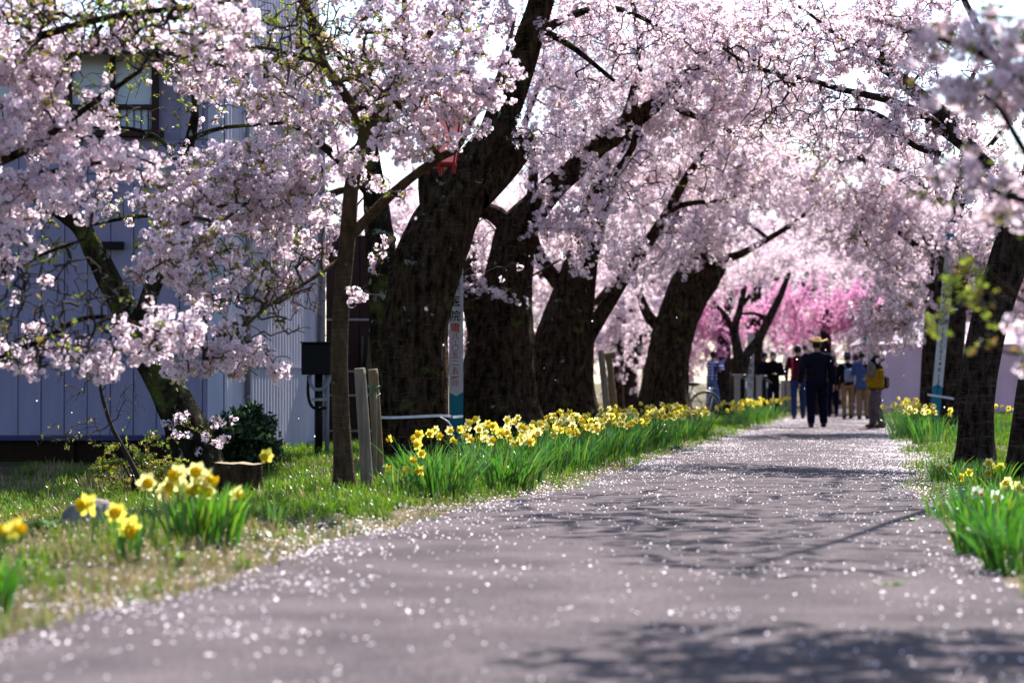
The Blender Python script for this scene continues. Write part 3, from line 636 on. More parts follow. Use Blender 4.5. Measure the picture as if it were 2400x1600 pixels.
cherry('old_cherry_tree', 'third great cherry trunk with a thin branch rising right, by slanted props', 40.0,
  [[(1315, 1020, 76), (1313, 940, 70), (1316, 860, 69), (1326, 780, 64), (1345, 690, 52), (1362, 605, 40), (1388, 510, 34), (1415, 440, 28), (1450, 362, 24), (1502, 300, 20), (1545, 225, 15), (1580, 120, 10)]],
  [[(1375, 790, 22), (1420, 720, 17), (1475, 630, 15), (1506, 588, 14), (1563, 500, 12), (1602, 428, 10), (1650, 360, 8), (1720, 300, 5), (1790, 260, 3)], [(1345, 700, 22), (1290, 640, 18), (1262, 590, 12), (1250, 540, 7)], [(1415, 440, 12), (1380, 380, 9), (1370, 300, 6)], [(1563, 500, 9), (1600, 480, 7), (1680, 470, 4)], [(1350, 590, 39.4, 3.5), (1290, 622, 37.5, 3), (1230, 655, 36, 2.6), (1150, 690, 34, 2), (1085, 708, 32.5, 1.5)]],
  [(1180, 675, 34.5, 110, 30, 1.0, 26), (1560, 330, 40, 230, 160, 2.2, 190), (1700, 400, 40, 180, 110, 1.8, 120), (1400, 330, 40, 120, 140, 1.6, 80), (1460, 600, 39.7, 70, 80, .9, 40), (1600, 60, 40, 300, 130, 2.4, 100), (1330, 560, 39.6, 90, 70, .8, 30), (1560, 560, 40, 110, 60, 1.1, 60)],
  43, M_BARK, M_TWIG, (6.5, 1, 2.2, .10, keepout([(1200, 640, 1460, 1100, .1)]), .85), (6, 'leaf', .2), seg=40, group=YG, maxlen=4.5, tip=.0042)

cherry('broken_cherry_tree', 'broad cherry trunk leaning right with a sawn off top, before the bicycle', 50.0,
  [[(1560, 996, 56), (1558, 940, 51), (1561, 880, 49), (1571, 820, 48), (1587, 750, 48), (1613, 690, 50), (1640, 645, 51), (1662, 608, 46)]],
  [[(1670, 622, 16), (1700, 606, 11), (1738, 594, 9), (1800, 560, 7), (1868, 518, 5), (1905, 480, 3)], [(1800, 560, 5), (1770, 535, 4), (1740, 515, 3), (1700, 505, 2.5)], [(1625, 640, 26), (1600, 560, 19), (1585, 480, 15), (1610, 400, 11), (1640, 300, 7)], [(1640, 640, 18), (1650, 570, 13), (1690, 500, 10), (1740, 430, 9), (1790, 370, 6)], [(1560, 780, 18), (1520, 740, 13), (1500, 690, 8)]],
  [(1610, 540, 49.2, 120, 70, 1.3, 120), (1720, 480, 49.5, 150, 90, 2, 150), (1640, 350, 50, 200, 130, 2.6, 150), (1850, 450, 50, 120, 90, 2, 100), (1560, 600, 49, 50, 60, .8, 34), (1660, 570, 49, 90, 35, .8, 60), (1520, 640, 49.2, 40, 40, .6, 16), (1870, 540, 50, 80, 40, 1.2, 40)],
  45, M_BARK, M_TWIG, (8, 1, 2.0, .08, keepout([(1480, 650, 1720, 1000, .05)]), .85), (3, 'leaf', .4), seg=40, group=YG, maxlen=5, tip=.0042)

cherry('small_cherry_tree', 'small forked cherry tree beside the green and white plank', 58.0,
  [[(1736, 981, 17), (1735, 920, 15), (1733, 860, 15), (1727, 810, 12), (1722, 770, 10), (1735, 720, 8), (1745, 670, 6)]],
  [[(1738, 880, 14), (1752, 830, 12), (1778, 795, 11), (1802, 748, 10), (1828, 695, 8), (1850, 640, 5)], [(1724, 790, 8), (1700, 740, 6), (1672, 710, 4)], [(1735, 720, 6), (1760, 690, 5), (1790, 650, 3)], [(1802, 748, 6), (1770, 735, 4), (1740, 735, 3)]],
  [(1740, 615, 58, 120, 50, 1.4, 80), (1820, 620, 58, 70, 40, 1.2, 40), (1690, 690, 58.3, 50, 50, 1, 26)],
  47, M_BARKR, M_TWIG, (5, 1, 1.6, .1, None, .8), (4, 'leaf', .3), seg=20, group=FG, maxlen=4)
cherry('weeping_cherry_tree', 'weeping cherry tree of deep pink blossom beyond the bollards', 61.5,
  [[(1690, 966, 22), (1694, 850, 18), (1700, 760, 15), (1720, 680, 10)]],
  [[(1700, 760, 10), (1650, 700, 8), (1630, 660, 5)]],
  [(1660, 760, 61.5, 90, 130, 1.5, 150), (1720, 720, 62, 90, 80, 1.5, 100), (1640, 870, 61.5, 60, 60, 1, 60)],
  49, M_BARKR, M_TWIG, (9, 2, 1.6, .15, None, .9), None, seg=16, group=FG, maxlen=6)
cherry('weeping_cherry_tree', 'weeping cherry tree of pale pink blossom between third and sawn off trunks', 66.0,
  [[(1440, 970, 22), (1444, 850, 18), (1450, 760, 15), (1455, 680, 10)]], [[(1450, 760, 10), (1490, 700, 8), (1530, 660, 5)]],
  [(1450, 780, 66, 130, 140, 1.5, 180), (1560, 850, 66, 80, 90, 1.3, 80)], 50, M_BARKR, M_TWIG, (6, 1, 1.6, .1, None, .9), None, seg=16, group=FG, maxlen=6)
cherry('weeping_cherry_tree', 'weeping cherry tree of bright magenta blossom above the people', 64.0,
  [[(1930, 962, 20), (1932, 850, 17), (1936, 770, 13), (1945, 700, 8)]],
  [[(1936, 770, 8), (1900, 700, 6), (1880, 660, 4)], [(1940, 740, 7), (1985, 690, 5), (2010, 660, 3)]],
  [(1930, 690, 63.5, 135, 80, 1.6, 260), (1850, 740, 63.5, 70, 70, 1.2, 100), (2000, 710, 63.5, 60, 60, 1.2, 70)],
  51, M_BARKR, M_TWIG, (9, 2, 1.6, .15, None, .9), None, seg=16, group=FG, maxlen=6)

# right hand side
cherry('roadside_cherry_tree', 'dark banded cherry trunk on the right verge with boughs arching over the path', 25.0,
  [[(2286, 1099, 46), (2287, 1030, 41), (2290, 950, 40), (2298, 860, 43), (2315, 770, 43), (2338, 690, 43), (2366, 605, 45), (2396, 520, 45), (2425, 430, 34), (2440, 300, 30), (2450, 150, 26), (2450, -30, 20), (2440, -200, 14)]],
  [[(2402, 500, 25.0, 28), (2370, 450, 25.2, 25), (2327, 406, 25.5, 22), (2285, 364, 25.8, 20), (2227, 283, 26.2, 18), (2170, 237, 26.6, 17), (2112, 187, 27, 15), (2062, 142, 27.3, 13), (2074, 88, 27.5, 10), (2059, 20, 27.7, 8), (2040, -60, 28, 6)],
   [(2290, 368, 25.8, 14), (2227, 318, 26.2, 13), (2150, 264, 26.8, 11), (2074, 233, 27.2, 9), (1960, 207, 27.8, 7), (1900, 188, 28.2, 6), (1768, 157, 29, 5), (1690, 110, 29.5, 3.5)],
   [(2056, 140, 27.3, 9), (2028, 128, 27.5, 8), (1959, 80, 28, 6), (1921, 50, 28.3, 4.5), (1850, 0, 28.6, 3)],
   [(2200, 360, 25.9, 8), (2140, 340, 26.3, 7), (2090, 290, 26.6, 6), (2040, 262, 27, 5), (1985, 256, 27.4, 3)], [(2230, 290, 26.2, 8), (2260, 220, 26, 6), (2300, 140, 25.8, 4)], [(2440, 300, 16), (2360, 180, 12), (2300, 80, 9), (2250, -20, 6)]],
  [(1960, 120, 28, 230, 150, 1.6, 360), (1790, 100, 29, 170, 130, 1.5, 220), (2120, 110, 27, 140, 140, 1.4, 180), (1620, 60, 29.5, 120, 90, 1.2, 90), (2080, 320, 26.8, 140, 80, 1.2, 90), (2300, 250, 25.8, 120, 130, 1.2, 90), (2350, 480, 25, 90, 90, .9, 60), (2150, -120, 27, 420, 130, 2.2, 150), (2200, 430, 26, 90, 60, .9, 40), (1920, 290, 28, 140, 70, 1.2, 110), (1800, 310, 29, 110, 60, 1.2, 70), (2180, 170, 26.5, 120, 110, 1, 80), (2200, -300, 22.5, 450, 70, 3.0, 240), (1850, -330, 21, 380, 70, 2.5, 90)],
  53, M_BARKR, M_TWIG, (16, 0, 2.6, .05, keepout([(2100, 560, 2400, 1100, .04)]), 1.0), (7, 'bronze', .15), seg=40, lump=.05, flare=.3, group=RG, maxlen=4.5, tip=.0042)
cherry('twin_cherry_tree', 'twin stemmed cherry tree behind the leaning plank of black letters', 42.0,
  [[(2174, 1014, 21), (2174, 940, 19), (2178, 860, 19), (2184, 780, 19), (2192, 700, 21), (2200, 640, 24), (2212, 590, 27), (2218, 556, 24)],
   [(2226, 1014, 27), (2228, 930, 25), (2233, 840, 24), (2240, 740, 24), (2240, 660, 24), (2232, 590, 24), (2240, 500, 19), (2265, 400, 15), (2280, 280, 11)]],
  [[(2212, 600, 14), (2165, 585, 11), (2140, 570, 8), (2100, 540, 5)], [(2240, 500, 10), (2160, 430, 8), (2080, 390, 6), (2000, 370, 4)], [(2265, 400, 8), (2330, 330, 6), (2380, 260, 4)], [(2192, 690, 9), (2140, 720, 6), (2080, 745, 4), (2040, 765, 3)]],
  [(2050, 380, 42, 190, 140, 2, 240), (1820, 300, 42, 160, 90, 2, 110), (2100, 560, 41.6, 110, 90, 1.4, 120), (2090, 700, 41.5, 90, 70, 1.2, 110), (2000, 520, 42, 120, 90, 1.6, 110), (2230, 330, 42, 160, 120, 2, 120), (2090, 775, 41.4, 70, 28, .9, 50), (1900, 350, 42, 130, 110, 1.8, 100), (2260, 640, 40, 70, 110, .8, 110)],
  55, M_BARKR, M_TWIG, (7.5, 1, 2.2, .08, keepout([(2165, 600, 2400, 1020, .10), (1500, 800, 2160, 1000, .0)]), .85), (14, 'leaf', .05), seg=28, lump=.06, group=RG, maxlen=4.5, tip=.0042)
cherry('verge_cherry_tree', 'cherry trunk cut by the right edge of the photograph', 21.5,
  [[(2390, 1130, 34), (2392, 1060, 29), (2400, 980, 27), (2410, 900, 26), (2425, 800, 25), (2445, 650, 23), (2460, 480, 20), (2470, 300, 16), (2480, 100, 10)]],
  [[(2455, 520, 12), (2560, 420, 9), (2660, 300, 6)], [(2470, 300, 21.5, 14), (2440, 0, 20.5, 13), (2400, -250, 19, 11), (2330, -400, 17, 8), (2200, -520, 15, 5)], [(2440, -60, 20.3, 9), (2200, -260, 19.5, 7), (1950, -360, 19, 5)]], [(2300, -400, 17, 520, 90, 2.6, 330), (2000, -350, 19, 380, 70, 2, 150), (2600, 200, 21.5, 200, 260, 1.5, 110), (2440, 500, 21.5, 60, 60, .5, 16)],
  57, M_BARKR, M_TWIG, (24, 0, 2, .0, keepout([(2300, 560, 2400, 1100, .0)]), 1.0), (4, 'leaf', .3), seg=28, lump=.06, group=RG, maxlen=5)
cherry('near_cherry_tree', 'blurred blossoming cherry boughs hanging closest to the camera at right', 9.3,
  [[(3230, 1440, 90), (3210, 1100, 80), (3180, 800, 74), (3100, 500, 66), (3000, 250, 56), (2900, 0, 44), (2800, -300, 30)]],
  [[(3060, 400, 9.3, 36), (2800, 290, 9.4, 24), (2560, 230, 9.5, 16), (2400, 170, 9.6, 12), (2260, 110, 9.7, 8), (2120, 70, 9.8, 5), (2030, 40, 9.9, 3)],
   [(3130, 590, 9.3, 30), (2850, 530, 9.3, 20), (2600, 480, 9.4, 14), (2440, 400, 9.5, 10), (2370, 300, 9.6, 8), (2330, 240, 9.6, 6), (2250, 200, 9.7, 4), (2150, 220, 9.8, 3)],
   [(2600, 480, 9.4, 10), (2400, 470, 9.5, 8), (2300, 430, 9.6, 6), (2200, 360, 9.7, 4)], [(3170, 800, 9.3, 24), (2850, 830, 9.3, 14), (2560, 780, 9.4, 9), (2420, 720, 9.5, 6), (2320, 640, 9.5, 4), (2230, 560, 9.6, 3)],
   [(2560, 780, 9.4, 6), (2400, 830, 9.4, 4), (2300, 800, 9.5, 2.5), (2200, 740, 9.5, 2)], [(2900, 0, 9.3, 30), (2600, -300, 9.6, 20), (2300, -450, 10.2, 12), (2000, -520, 10.8, 6)]],
  [(2260, 90, 9.7, 190, 90, .35, 110), (2330, 220, 9.6, 120, 60, .3, 60), (2180, 230, 9.7, 90, 40, .25, 30), (2260, 430, 9.6, 140, 60, .3, 45), (2360, 520, 9.5, 80, 50, .25, 28), (2400, 820, 9.4, 30, 80, .2, 18), (2260, 720, 9.5, 100, 110, .2, 70), (2700, 200, 9.3, 250, 300, .8, 110), (2560, -250, 9.5, 420, 160, .9, 120), (2150, -330, 9.8, 430, 110, .8, 200), (2250, -480, 10.6, 500, 120, 1.0, 160)],
  59, M_BARK, M_TWIG, (14, 0, 4, .12, keepout([(2020, 560, 2230, 1000, .0), (2230, 560, 2370, 1000, .06), (2300, 950, 2400, 1100, 0), (1900, 0, 2060, 1000, .0)]), 1.0), (26, 'leaf', .05, keepout([(1900, 0, 2100, 500, 0), (2000, 0, 2400, 500, .15)])), seg=24, group=RG, tip=.0022, maxlen=2.0)

# trees far along the path: three kinds, repeated
def far_proto(seed, key, srcs, H=6.5, R=3.2, nt=240, dens=7.5, weep=False):
    g = Grow(seed); r = g.rng; parts = []
    lean = r.uniform(-.4, .4, 2)
    tp = [Vector((0, 0, -.1)), Vector((lean[0] * .3, lean[1] * .3, 1.0)), Vector((lean[0], lean[1], 2.0)), Vector((lean[0] * 1.6, lean[1] * 1.4, 3.2)), Vector((lean[0] * 2, lean[1] * 2, 4.6))]
    v, f, c, rr = bark_tube(tp, [.30, .25, .22, .15, .08], 16, .15, .1, seed, .4); parts.append(('trunk', mesh('trunk', v, f, M_BARK, True))); g.limbs(c[9:], rr[9:])
    for k in range(4):
        a = k * 1.57 + r.uniform(0, .8); s = tp[2]; e = Vector((math.cos(a) * R * .8, math.sin(a) * R * .8, H * r.uniform(.45, .75))); m_ = (s + e) / 2 + Vector((0, 0, .4))
        v, f, c, rr = bark_tube([s, m_, e], [.13, .08, .03], 8, .2, .1, seed + k, 0); parts.append(('branch', mesh('branch', v, f, M_BARK, True))); g.limbs(c, rr)
    q = r.normal(size=(nt, 3)); q /= np.linalg.norm(q, axis=1)[:, None]; q *= r.random_sample(nt)[:, None] ** .4
    T = q * np.array((R, R, H * .42)) + np.array((0, 0, H * .55)); g.run(T, maxlen=6, seg=.3); g.finish()
    tw = g.twig_mesh('crown', M_TWIG, 3); pts, dr = g.along(dens, .02, .08, 1.4, seed, 0.0); n = len(pts)
    rot = dir_rot(dr, r)
    return parts, tw, pts, rot, r.uniform(.9, 1.4, n), key, srcs, r
PROT = [far_proto(300, 'spray', SRC_SPRAY), far_proto(301, 'spray', SRC_SPRAY, 7.2, 3.6), far_proto(302, 'spray', SRC_SPRAY, 5.6, 3.4)]
_fc = {}
def far_tree(k, x, y, rz, sc, label, group=FG, low=0.0):
    parts, tw, pts, rot, scl, key, srcs, r = PROT[k]
    root = empty('cherry_tree', (x, y, gz(x, y) if y < 90 else 0), rz); root.scale = (sc, sc, sc); tag(root, label, 'tree', group)
    for nm, me in parts: link(nm, me, root)
    crown = link('crown', tw, root); crown['kind'] = 'stuff'
    if k not in _fc: _fc[k] = scatter('blossom', pts, rot, scl, key, srcs, r, crown)
    else:
        o = _fc[k].copy(); COL.objects.link(o); o.parent = crown
    return root
far_tree(0, 7.6, 76, .3, 1.1, 'pale cherry tree of the left row behind the bollards')
far_tree(1, 10.4, 84, 1.3, 1.1, 'pale cherry tree farther along the left row'); far_tree(2, 12.0, 90, 2.2, 1.15, 'cherry tree closing the left row in the distance')
far_tree(1, 13.6, 71, .9, 1.1, 'pale cherry tree behind the white tent'); far_tree(2, 15.5, 72, 2.9, 1.2, 'cherry tree of the right row far behind the tent')
far_tree(0, 13.8, 84, 4.1, 1.15, 'distant cherry tree straight above the walkers'); far_tree(2, 18.5, 96, 5.0, 1.3, 'most distant cherry tree of the right row')
far_tree(1, 16.0, 108, .2, 1.5, 'distant cherry tree closing the view at the path end'); far_tree(0, 10.5, 112, 3.3, 1.5, 'distant cherry tree left of the path end')
far_tree(2, 5.6, 96, 1.1, 1.4, 'distant cherry tree seen between the two right old trunks', FG); far_tree(0, 3.6, 76, 2.0, 1.2, 'pale cherry tree seen right of the slanted props')
far_tree(1, 1.6, 62, 4.4, 1.15, 'pale cherry tree seen between second and third old trunks'); far_tree(2, -.8, 56, .6, 1.1, 'pale cherry tree seen behind the lettered red plank')
far_tree(0, -5.5, 48, 5.5, 1.35, 'tall cherry tree rising behind the corrugated wall'); far_tree(1, -10.5, 44, 1.9, 1.35, 'tall cherry tree rising behind the lavender building')
far_tree(2, 14.8, 48, 3.9, 1.15, 'cherry tree right of the twin stemmed tree')
# ------------------------------------------------------------------ the buildings on the left
M_PANEL = mat('lavender_panel', (.36, .325, .48), .6, (.27, .245, .375), 2.2, lo=.3, hi=.7, stretch=(3, 3, .35), bump=.15, bscale=8)
M_PANEL2 = mat('pale_corrugated_sheet', (.68, .67, .80), .5, (.55, .54, .68), 2.0, stretch=(3, 3, .3))
M_DKWOOD = mat('dark_window_wood', (.045, .022, .022), .6)
M_GLASS = mat('frosted_glass', (.58, .64, .78), .25, (.50, .57, .74), 2.0, spec=.5)
M_SLAT = mat('brown_louvre', (.040, .024, .015), .95, spec=.05)
M_BLUE = mat('blue_flashing', (.05, .055, .16), .5)
M_ROOF = mat('dark_roof_tile', (.05, .05, .065), .5)
M_GREYPIPE = mat('grey_pipe', (.34, .34, .42), .5)
M_BLACK = mat('black_metal', (.007, .007, .008), .6)
M_STRAP = mat('galvanised_strap', (.35, .34, .38), .45, metal=.4)
M_DKBROWN = mat('dark_brown_cladding', (.035, .016, .015), .6)
WY = 29.0
b = empty('warehouse', (-6.5, WY, -.35)); tag(b, 'lavender panelled building with old wooden window behind the left boughs', 'building')
def bl(v): return (v[0] + 6.5, v[1] - WY, v[2] + .35)
XR = P(527, 893, WY).x; XL = -9.6
MB().box(bl(((XL + XR) / 2, WY + 2.55, 2.60)), (XR - XL - .02, 4.9, 4.8)).obj('wall', M_PANEL, b)
zs = [.245, 1.13, 3.39, 3.80]; pw = .277; meshes = []
for r in range(3):
    h = zs[r + 1] - zs[r] - .012; meshes.append(MB().box((0, 0, 0), (pw - .010, .03, h), bev=.004).mesh('panel', M_PANEL))
nc = int((XR - XL) / pw)
for c in range(nc):
    x = XR - pw * (c + .5)
    for r in range(3): link('panel', meshes[r], b, None, bl((x, WY + .085 - .005 * ((c * 7 + r * 3) % 3), (zs[r] + zs[r + 1]) / 2)))
upm = MB().box((0, 0, 0), (pw - .010, .03, 1.1), bev=.004).mesh('panel', M_PANEL)
for c in range(nc):
    x = XR - pw * (c + .5)
    if x > P(365, 300, WY).x + .15 or x < P(-20, 300, WY).x - .1: link('panel', upm, b, None, bl((x, WY + .085, 4.36)))
MB().box(bl(((XL + XR) / 2, WY + .06, .215)), (XR - XL, .10, .05)).obj('flashing', M_BLUE, b)
MB().box(bl(((XL + XR) / 2, WY + .30, -.1)), (XR - XL, .3, .56)).obj('foundation', M_DKBROWN, b)
slm = MB().box((0, 0, 0), (XR - XL, .010, .034), M=Matrix.Rotation(.16, 3, 'X')).mesh('slat', M_SLAT)
for k in range(14): link('slat', slm, b, None, bl(((XL + XR) / 2, WY + .11, .165 - .04 * k)))
for px in (166, -60, 400): MB().box(bl((P(px, 1080, WY).x, WY + .07, -.1)), (.05, .05, .54)).obj('louvre_post', M_SLAT, b)
# window: frame, muntins, panes, rail of bars, sill, eave
w0, w1 = P(0, 245, WY).x - .25, P(362, 245, WY).x; wz = lambda py_: P(0, py_, WY).z
win = MB().box(bl(((w0 + w1) / 2, WY + .06, wz(118))), (w1 - w0 + .1, .14, .07)).box(bl((w1, WY + .06, (wz(118) + wz(316)) / 2)), (.075, .13, wz(118) - wz(316))).box(bl((w0, WY + .06, (wz(118) + wz(316)) / 2)), (.075, .13, wz(118) - wz(316))).obj('window', M_DKWOOD, b)
edges = [w0] + [P(p, 245, WY).x for p in (57, 161, 262)] + [w1]
for p in edges[1:-1]: MB().box(bl((p, WY + .05, (wz(118) + wz(316)) / 2)), (.05, .11, wz(118) - wz(316) - .07)).obj('mullion', M_DKWOOD, win)
MB().box(bl(((w0 + w1) / 2, WY + .035, wz(250))), (w1 - w0 - .08, .09, .05)).obj('rail', M_DKWOOD, win)
for i in range(4):
    a, c = edges[i], edges[i + 1]
    MB().box(bl(((a + c) / 2, WY + .10, (wz(122) + wz(246)) / 2)), (c - a - .05, .01, wz(122) - wz(246))).obj('pane', M_GLASS, win)
    MB().box(bl(((a + c) / 2, WY + .10, (wz(254) + wz(306)) / 2)), (c - a - .05, .01, wz(254) - wz(306))).obj('pane', M_GLASS, win)
    for k in range(1, 6): MB().box(bl((a + (c - a) * k / 6, WY + .06, (wz(254) + wz(308)) / 2)), (.012, .012, wz(254) - wz(308))).obj('bar', M_DKWOOD, win)
MB().box(bl(((w0 + w1) / 2, WY - .02, wz(314))), (w1 - w0 + .2, .26, .075)).obj('sill', M_DKWOOD, win)
rf = MB(); rf.box(bl(((XL + XR) / 2, WY + 2.2, 5.12)), (XR - XL + .5, 5.6, .13), M=Matrix.Rotation(.10, 3, 'X')).obj('roof', M_ROOF, b)
MB().box(bl((P(450, 200, WY).x, WY + .09, 3.2)), (.02, .02, 1.9)).obj('cable', M_BLACK, b)
MB().box(bl((P(248, 575, WY).x, WY + .03, wz(575))), (.42, .10, .09)).obj('hatch', M_BLACK, b)
# corrugated wing turning away to the right
p0 = Vector((XR, WY, 0)); p1 = Vector((P(748, 893, 32.5).x, 32.5, 0)); dv = (p1 - p0); Ln = dv.length; dv.normalize(); nr = Vector((dv.y, -dv.x, 0))
cw = empty('corrugated_annex', p0); tag(cw, 'pale corrugated wall with a downpipe, between building and utility box', 'building')
v = []; f = []; nrib = int(Ln / .028)
for i in range(nrib + 1):
    q = dv * (i * Ln / nrib) + nr * (.010 if (i // 2) % 2 else -.004)
    for z in (-.3, 6.2): v.append((q.x, q.y, z))
    if i: f.append((2 * i - 2, 2 * i, 2 * i + 1, 2 * i - 1))
link('wall', mesh('wall', v, f, M_PANEL2), cw)
q = dv * (Ln / 2) - nr * .12; MB().box((q.x, q.y, 2.9), (Ln, .2, 6.4), rz=math.atan2(dv.y, dv.x)).obj('core', M_PANEL2, cw)
q = dv * (Ln / 2) + nr * .02; MB().box((q.x, q.y, 1.08), (Ln, .02, .022), rz=math.atan2(dv.y, dv.x)).obj('band', M_GREYPIPE, cw)
for t, r in ((.18, .035), (.97, .05)):
    q = dv * (Ln * t) + nr * (r + .02); pipe = MB().tube([(q.x, q.y, -.2 if t > .5 else .55), (q.x, q.y, 5.5)], r, 12).obj('downpipe', M_GREYPIPE, cw, True)
    for z in (.7, 1.5, 2.4): MB().tube([(q.x, q.y, z), (q.x, q.y, z + .025)], r + .006, 12).obj('bracket', M_STRAP, pipe)
# dark shed and its straps
sd = empty('brown_shed', (P(830, 893, 33.2).x, 33.2, 0)); tag(sd, 'dark brown clad shed behind the slender young tree', 'shed')
sw = (P(900, 893, 33.2).x - P(768, 893, 33.2).x)
MB().box((0, .6, 1.3), (sw, 1.2, 3.2)).obj('wall', M_DKBROWN, sd)
for k in range(5): MB().box((-sw / 2 + sw * (k + .5) / 5, -.012, 1.3), (sw / 5 - .012, .02, 3.2), bev=.003).obj('board', M_DKBROWN, sd)
for py_ in (749, 870, 926, 1009): MB().box((0, -.035, P(0, py_, 33.2).z), (sw * .98, .012, .028)).obj('strap', M_STRAP, sd)
MB().box((.22, -.12, P(0, 828, 33.2).z), (.22, .16, .46), bev=.01).obj('meter_board', mat('tan_board', (.16, .11, .08), .7), sd)
MB().tube([(.18, -.24, P(0, 785, 33.2).z), (.17, -.25, P(0, 830, 33.2).z), (.14, -.26, P(0, 870, 33.2).z)], .03, 10).obj('conduit', M_BLACK, sd, True)
# utility box on its post
UD = 30.0; um = mpp(UD); ub = empty('utility_box', (P(746, 893, UD).x, UD, gz(P(746, 893, UD).x, UD))); tag(ub, 'black electrical box on a post with looping conduits by corrugated wall', 'utility box')
uz = lambda py_: P(0, py_, UD).z - ub.location.z
MB().box((-.02, 0, (uz(805) + uz(878)) / 2), (.365, .2, uz(805) - uz(878)), bev=.012).obj('box', M_BLACK, ub)
MB().box((-.02, -.012, uz(805) + .012), (.39, .25, .02), bev=.005).obj('lid', M_BLACK, ub)
MB().tube([(0, .05, -.05), (0, .05, uz(870))], .05, 14).obj('post', M_BLACK, ub, True)
MB().tube([(.105, .06, -.05), (.105, .06, uz(800))], .028, 10).obj('pipe', M_GREYPIPE, ub, True)
MB().tube(spline([(-.1, 0, uz(876)), (-.1, -.02, uz(895)), (-.04, -.03, uz(911)), (.06, -.03, uz(910)), (.14, -.02, uz(890)), (.16, 0, uz(850))], [.022] * 6, .02)[0], .022, 10).obj('conduit', M_GREYPIPE, ub, True)
MB().tube(spline([(-.12, 0, uz(880)), (-.125, -.02, uz(920)), (-.09, -.03, uz(948)), (-.02, -.04, uz(957)), (.10, -.02, uz(955))], [.02] * 5, .02)[0], .02, 10).obj('conduit', M_BLACK, ub, True)
MB().box((.03, -.02, uz(936)), (.22, .05, .035)).obj('clamp', M_STRAP, ub)
MB().lathe([(.09, -.02), (.09, .02), (.06, .03)], (0, .05, 0), 14).obj('base_plate', M_STRAP, ub)

# ------------------------------------------------------------------ stakes, stump, stones
M_STAKE = mat('weathered_stake', (.30, .25, .20), .85, (.16, .13, .10), 6, bump=.5, bscale=30, stretch=(4, 4, .5))
M_STAKE2 = mat('brown_stake', (.26, .17, .09), .85, (.13, .085, .045), 6, bump=.5, bscale=30, stretch=(4, 4, .5))
M_CUT = mat('cut_wood', (.40, .30, .19), .8, (.25, .18, .11), 10)
M_STRING = mat('green_string', (.03, .22, .14), .6)
def stake(name, label, bot, top, d, r, m, grp):
    a = P(bot[0], bot[1], d); a.z = gz(a.x, d) - .06; c = P(top[0], top[1], d); base = Vector((a.x, d, a.z + .06)); rt = empty(name, base); tag(rt, label, 'stake', grp)
    pts, rad = spline([a - base, (a + c) / 2 - base + Vector((.004, 0, 0)), c - base], [r * 1.05, r, r * .96], .08); mb = MB(); mb.tube(pts, rad, 14); mb.obj('shaft', m, rt, True)
    dr = (pts[-1] - pts[-2]).normalized(); MB().tube([pts[-1] - dr * .002, pts[-1] + dr * .006, pts[-1] + dr * .012], [r * .97, r * .95, r * .8], 14).obj('cut_top', M_CUT, rt, True)
    return rt, pts
SG = 'wooden tree stakes'
s1, q1 = stake('wooden_stake', 'grey weathered wooden stake right of the slender young trunk', (862, 1152), (843, 866), 18.9, .047, M_STAKE, SG)
s2, q2 = stake('wooden_stake', 'brown wooden stake wound with green string, behind the grey one', (890, 1130), (874, 868), 20.4, .045, M_STAKE2, SG)
for k, z in enumerate((.22, .80, .86)):
    c = q2[0].lerp(q2[-1], z); MB().tube([c + Vector((.049 * math.cos(a), .049 * math.sin(a), .012 * math.sin(a * 2 + k))) for a in np.linspace(0, 6.28, 18)], .006, 6).obj('string', M_STRING, s2, True)
stake('wooden_stake', 'thin pale stake between the two wooden stakes', (878, 1140), (880, 925), 19.7, .013, M_STAKE, SG)
p1_, _ = stake('prop_pole', 'slanted grey prop pole right of the third old trunk', (1428, 1014), (1408, 822), 42.0, .06, M_STAKE, 'slanted prop poles')
stake('prop_pole', 'second slanted prop pole, brown, right of the grey one', (1446, 1012), (1426, 832), 42.6, .06, M_STAKE2, 'slanted prop poles')
a = P(1410, 838, 42.2); c = P(1442, 828, 42.2); tag(MB().tube([a, c], .06, 12).obj('prop_crossbar', M_STAKE2, None, True), 'short round crossbar on top of the prop poles', 'crossbar')
# stump
def stump(name, label, px, py_, d, r, h, seed, m=M_BARKR):
    q = P(px, py_, d); rt = empty(name, (q.x, d, gz(q.x, d))); tag(rt, label, 'stump')
    v, f, c, rr = bark_tube([Vector((0, 0, -.08)), Vector((0, 0, h * .5)), Vector((.01, 0, h))], [r * 1.12, r, r * .97], 30, .03, .07, seed, .15); f = f[:-30]
    link('bark', mesh('bark', v, f, m, True), rt)
    n = 30; ring = v[-31:-1]; vv = []; ff = []
    for k in range(6):
        s = 1 - k / 5.5
        for w in ring: vv.append((w.x * s, w.y * s, h + .004 * (k % 2) - .001 + .006 * math.sin(w.x * 30)))
    for k in range(5):
        for i in range(n): ff.append((k * n + i, k * n + (i + 1) % n, (k + 1) * n + (i + 1) % n, (k + 1) * n + i))
    ff.append(tuple(5 * n + i for i in range(n)))
    link('cut_face', mesh('cut_face', vv, ff, M_CUT, True), rt)
stump('tree_stump', 'sawn brown tree stump behind the left daffodil clump', 550, 1160, 18.4, .195, .31, 3, bark('stump_bark', (.05, .03, .018), (.19, .115, .07), lichen=.02))
stump('tree_stump', 'dark low stump behind the pale bollard by the bicycle', 1700, 975, 57, .22, .36, 8, M_BARK)
M_ROCK = mat('grey_boulder', (.36, .31, .29), .9, (.17, .145, .14), 5, bump=.6, bscale=20)
M_ROCKL = mat('pale_stone', (.52, .48, .44), .9, (.36, .33, .30), 6, bump=.5, bscale=25)
M_ROCKD = mat('dark_stone', (.06, .06, .065), .8, (.03, .03, .034), 6, bump=.5)
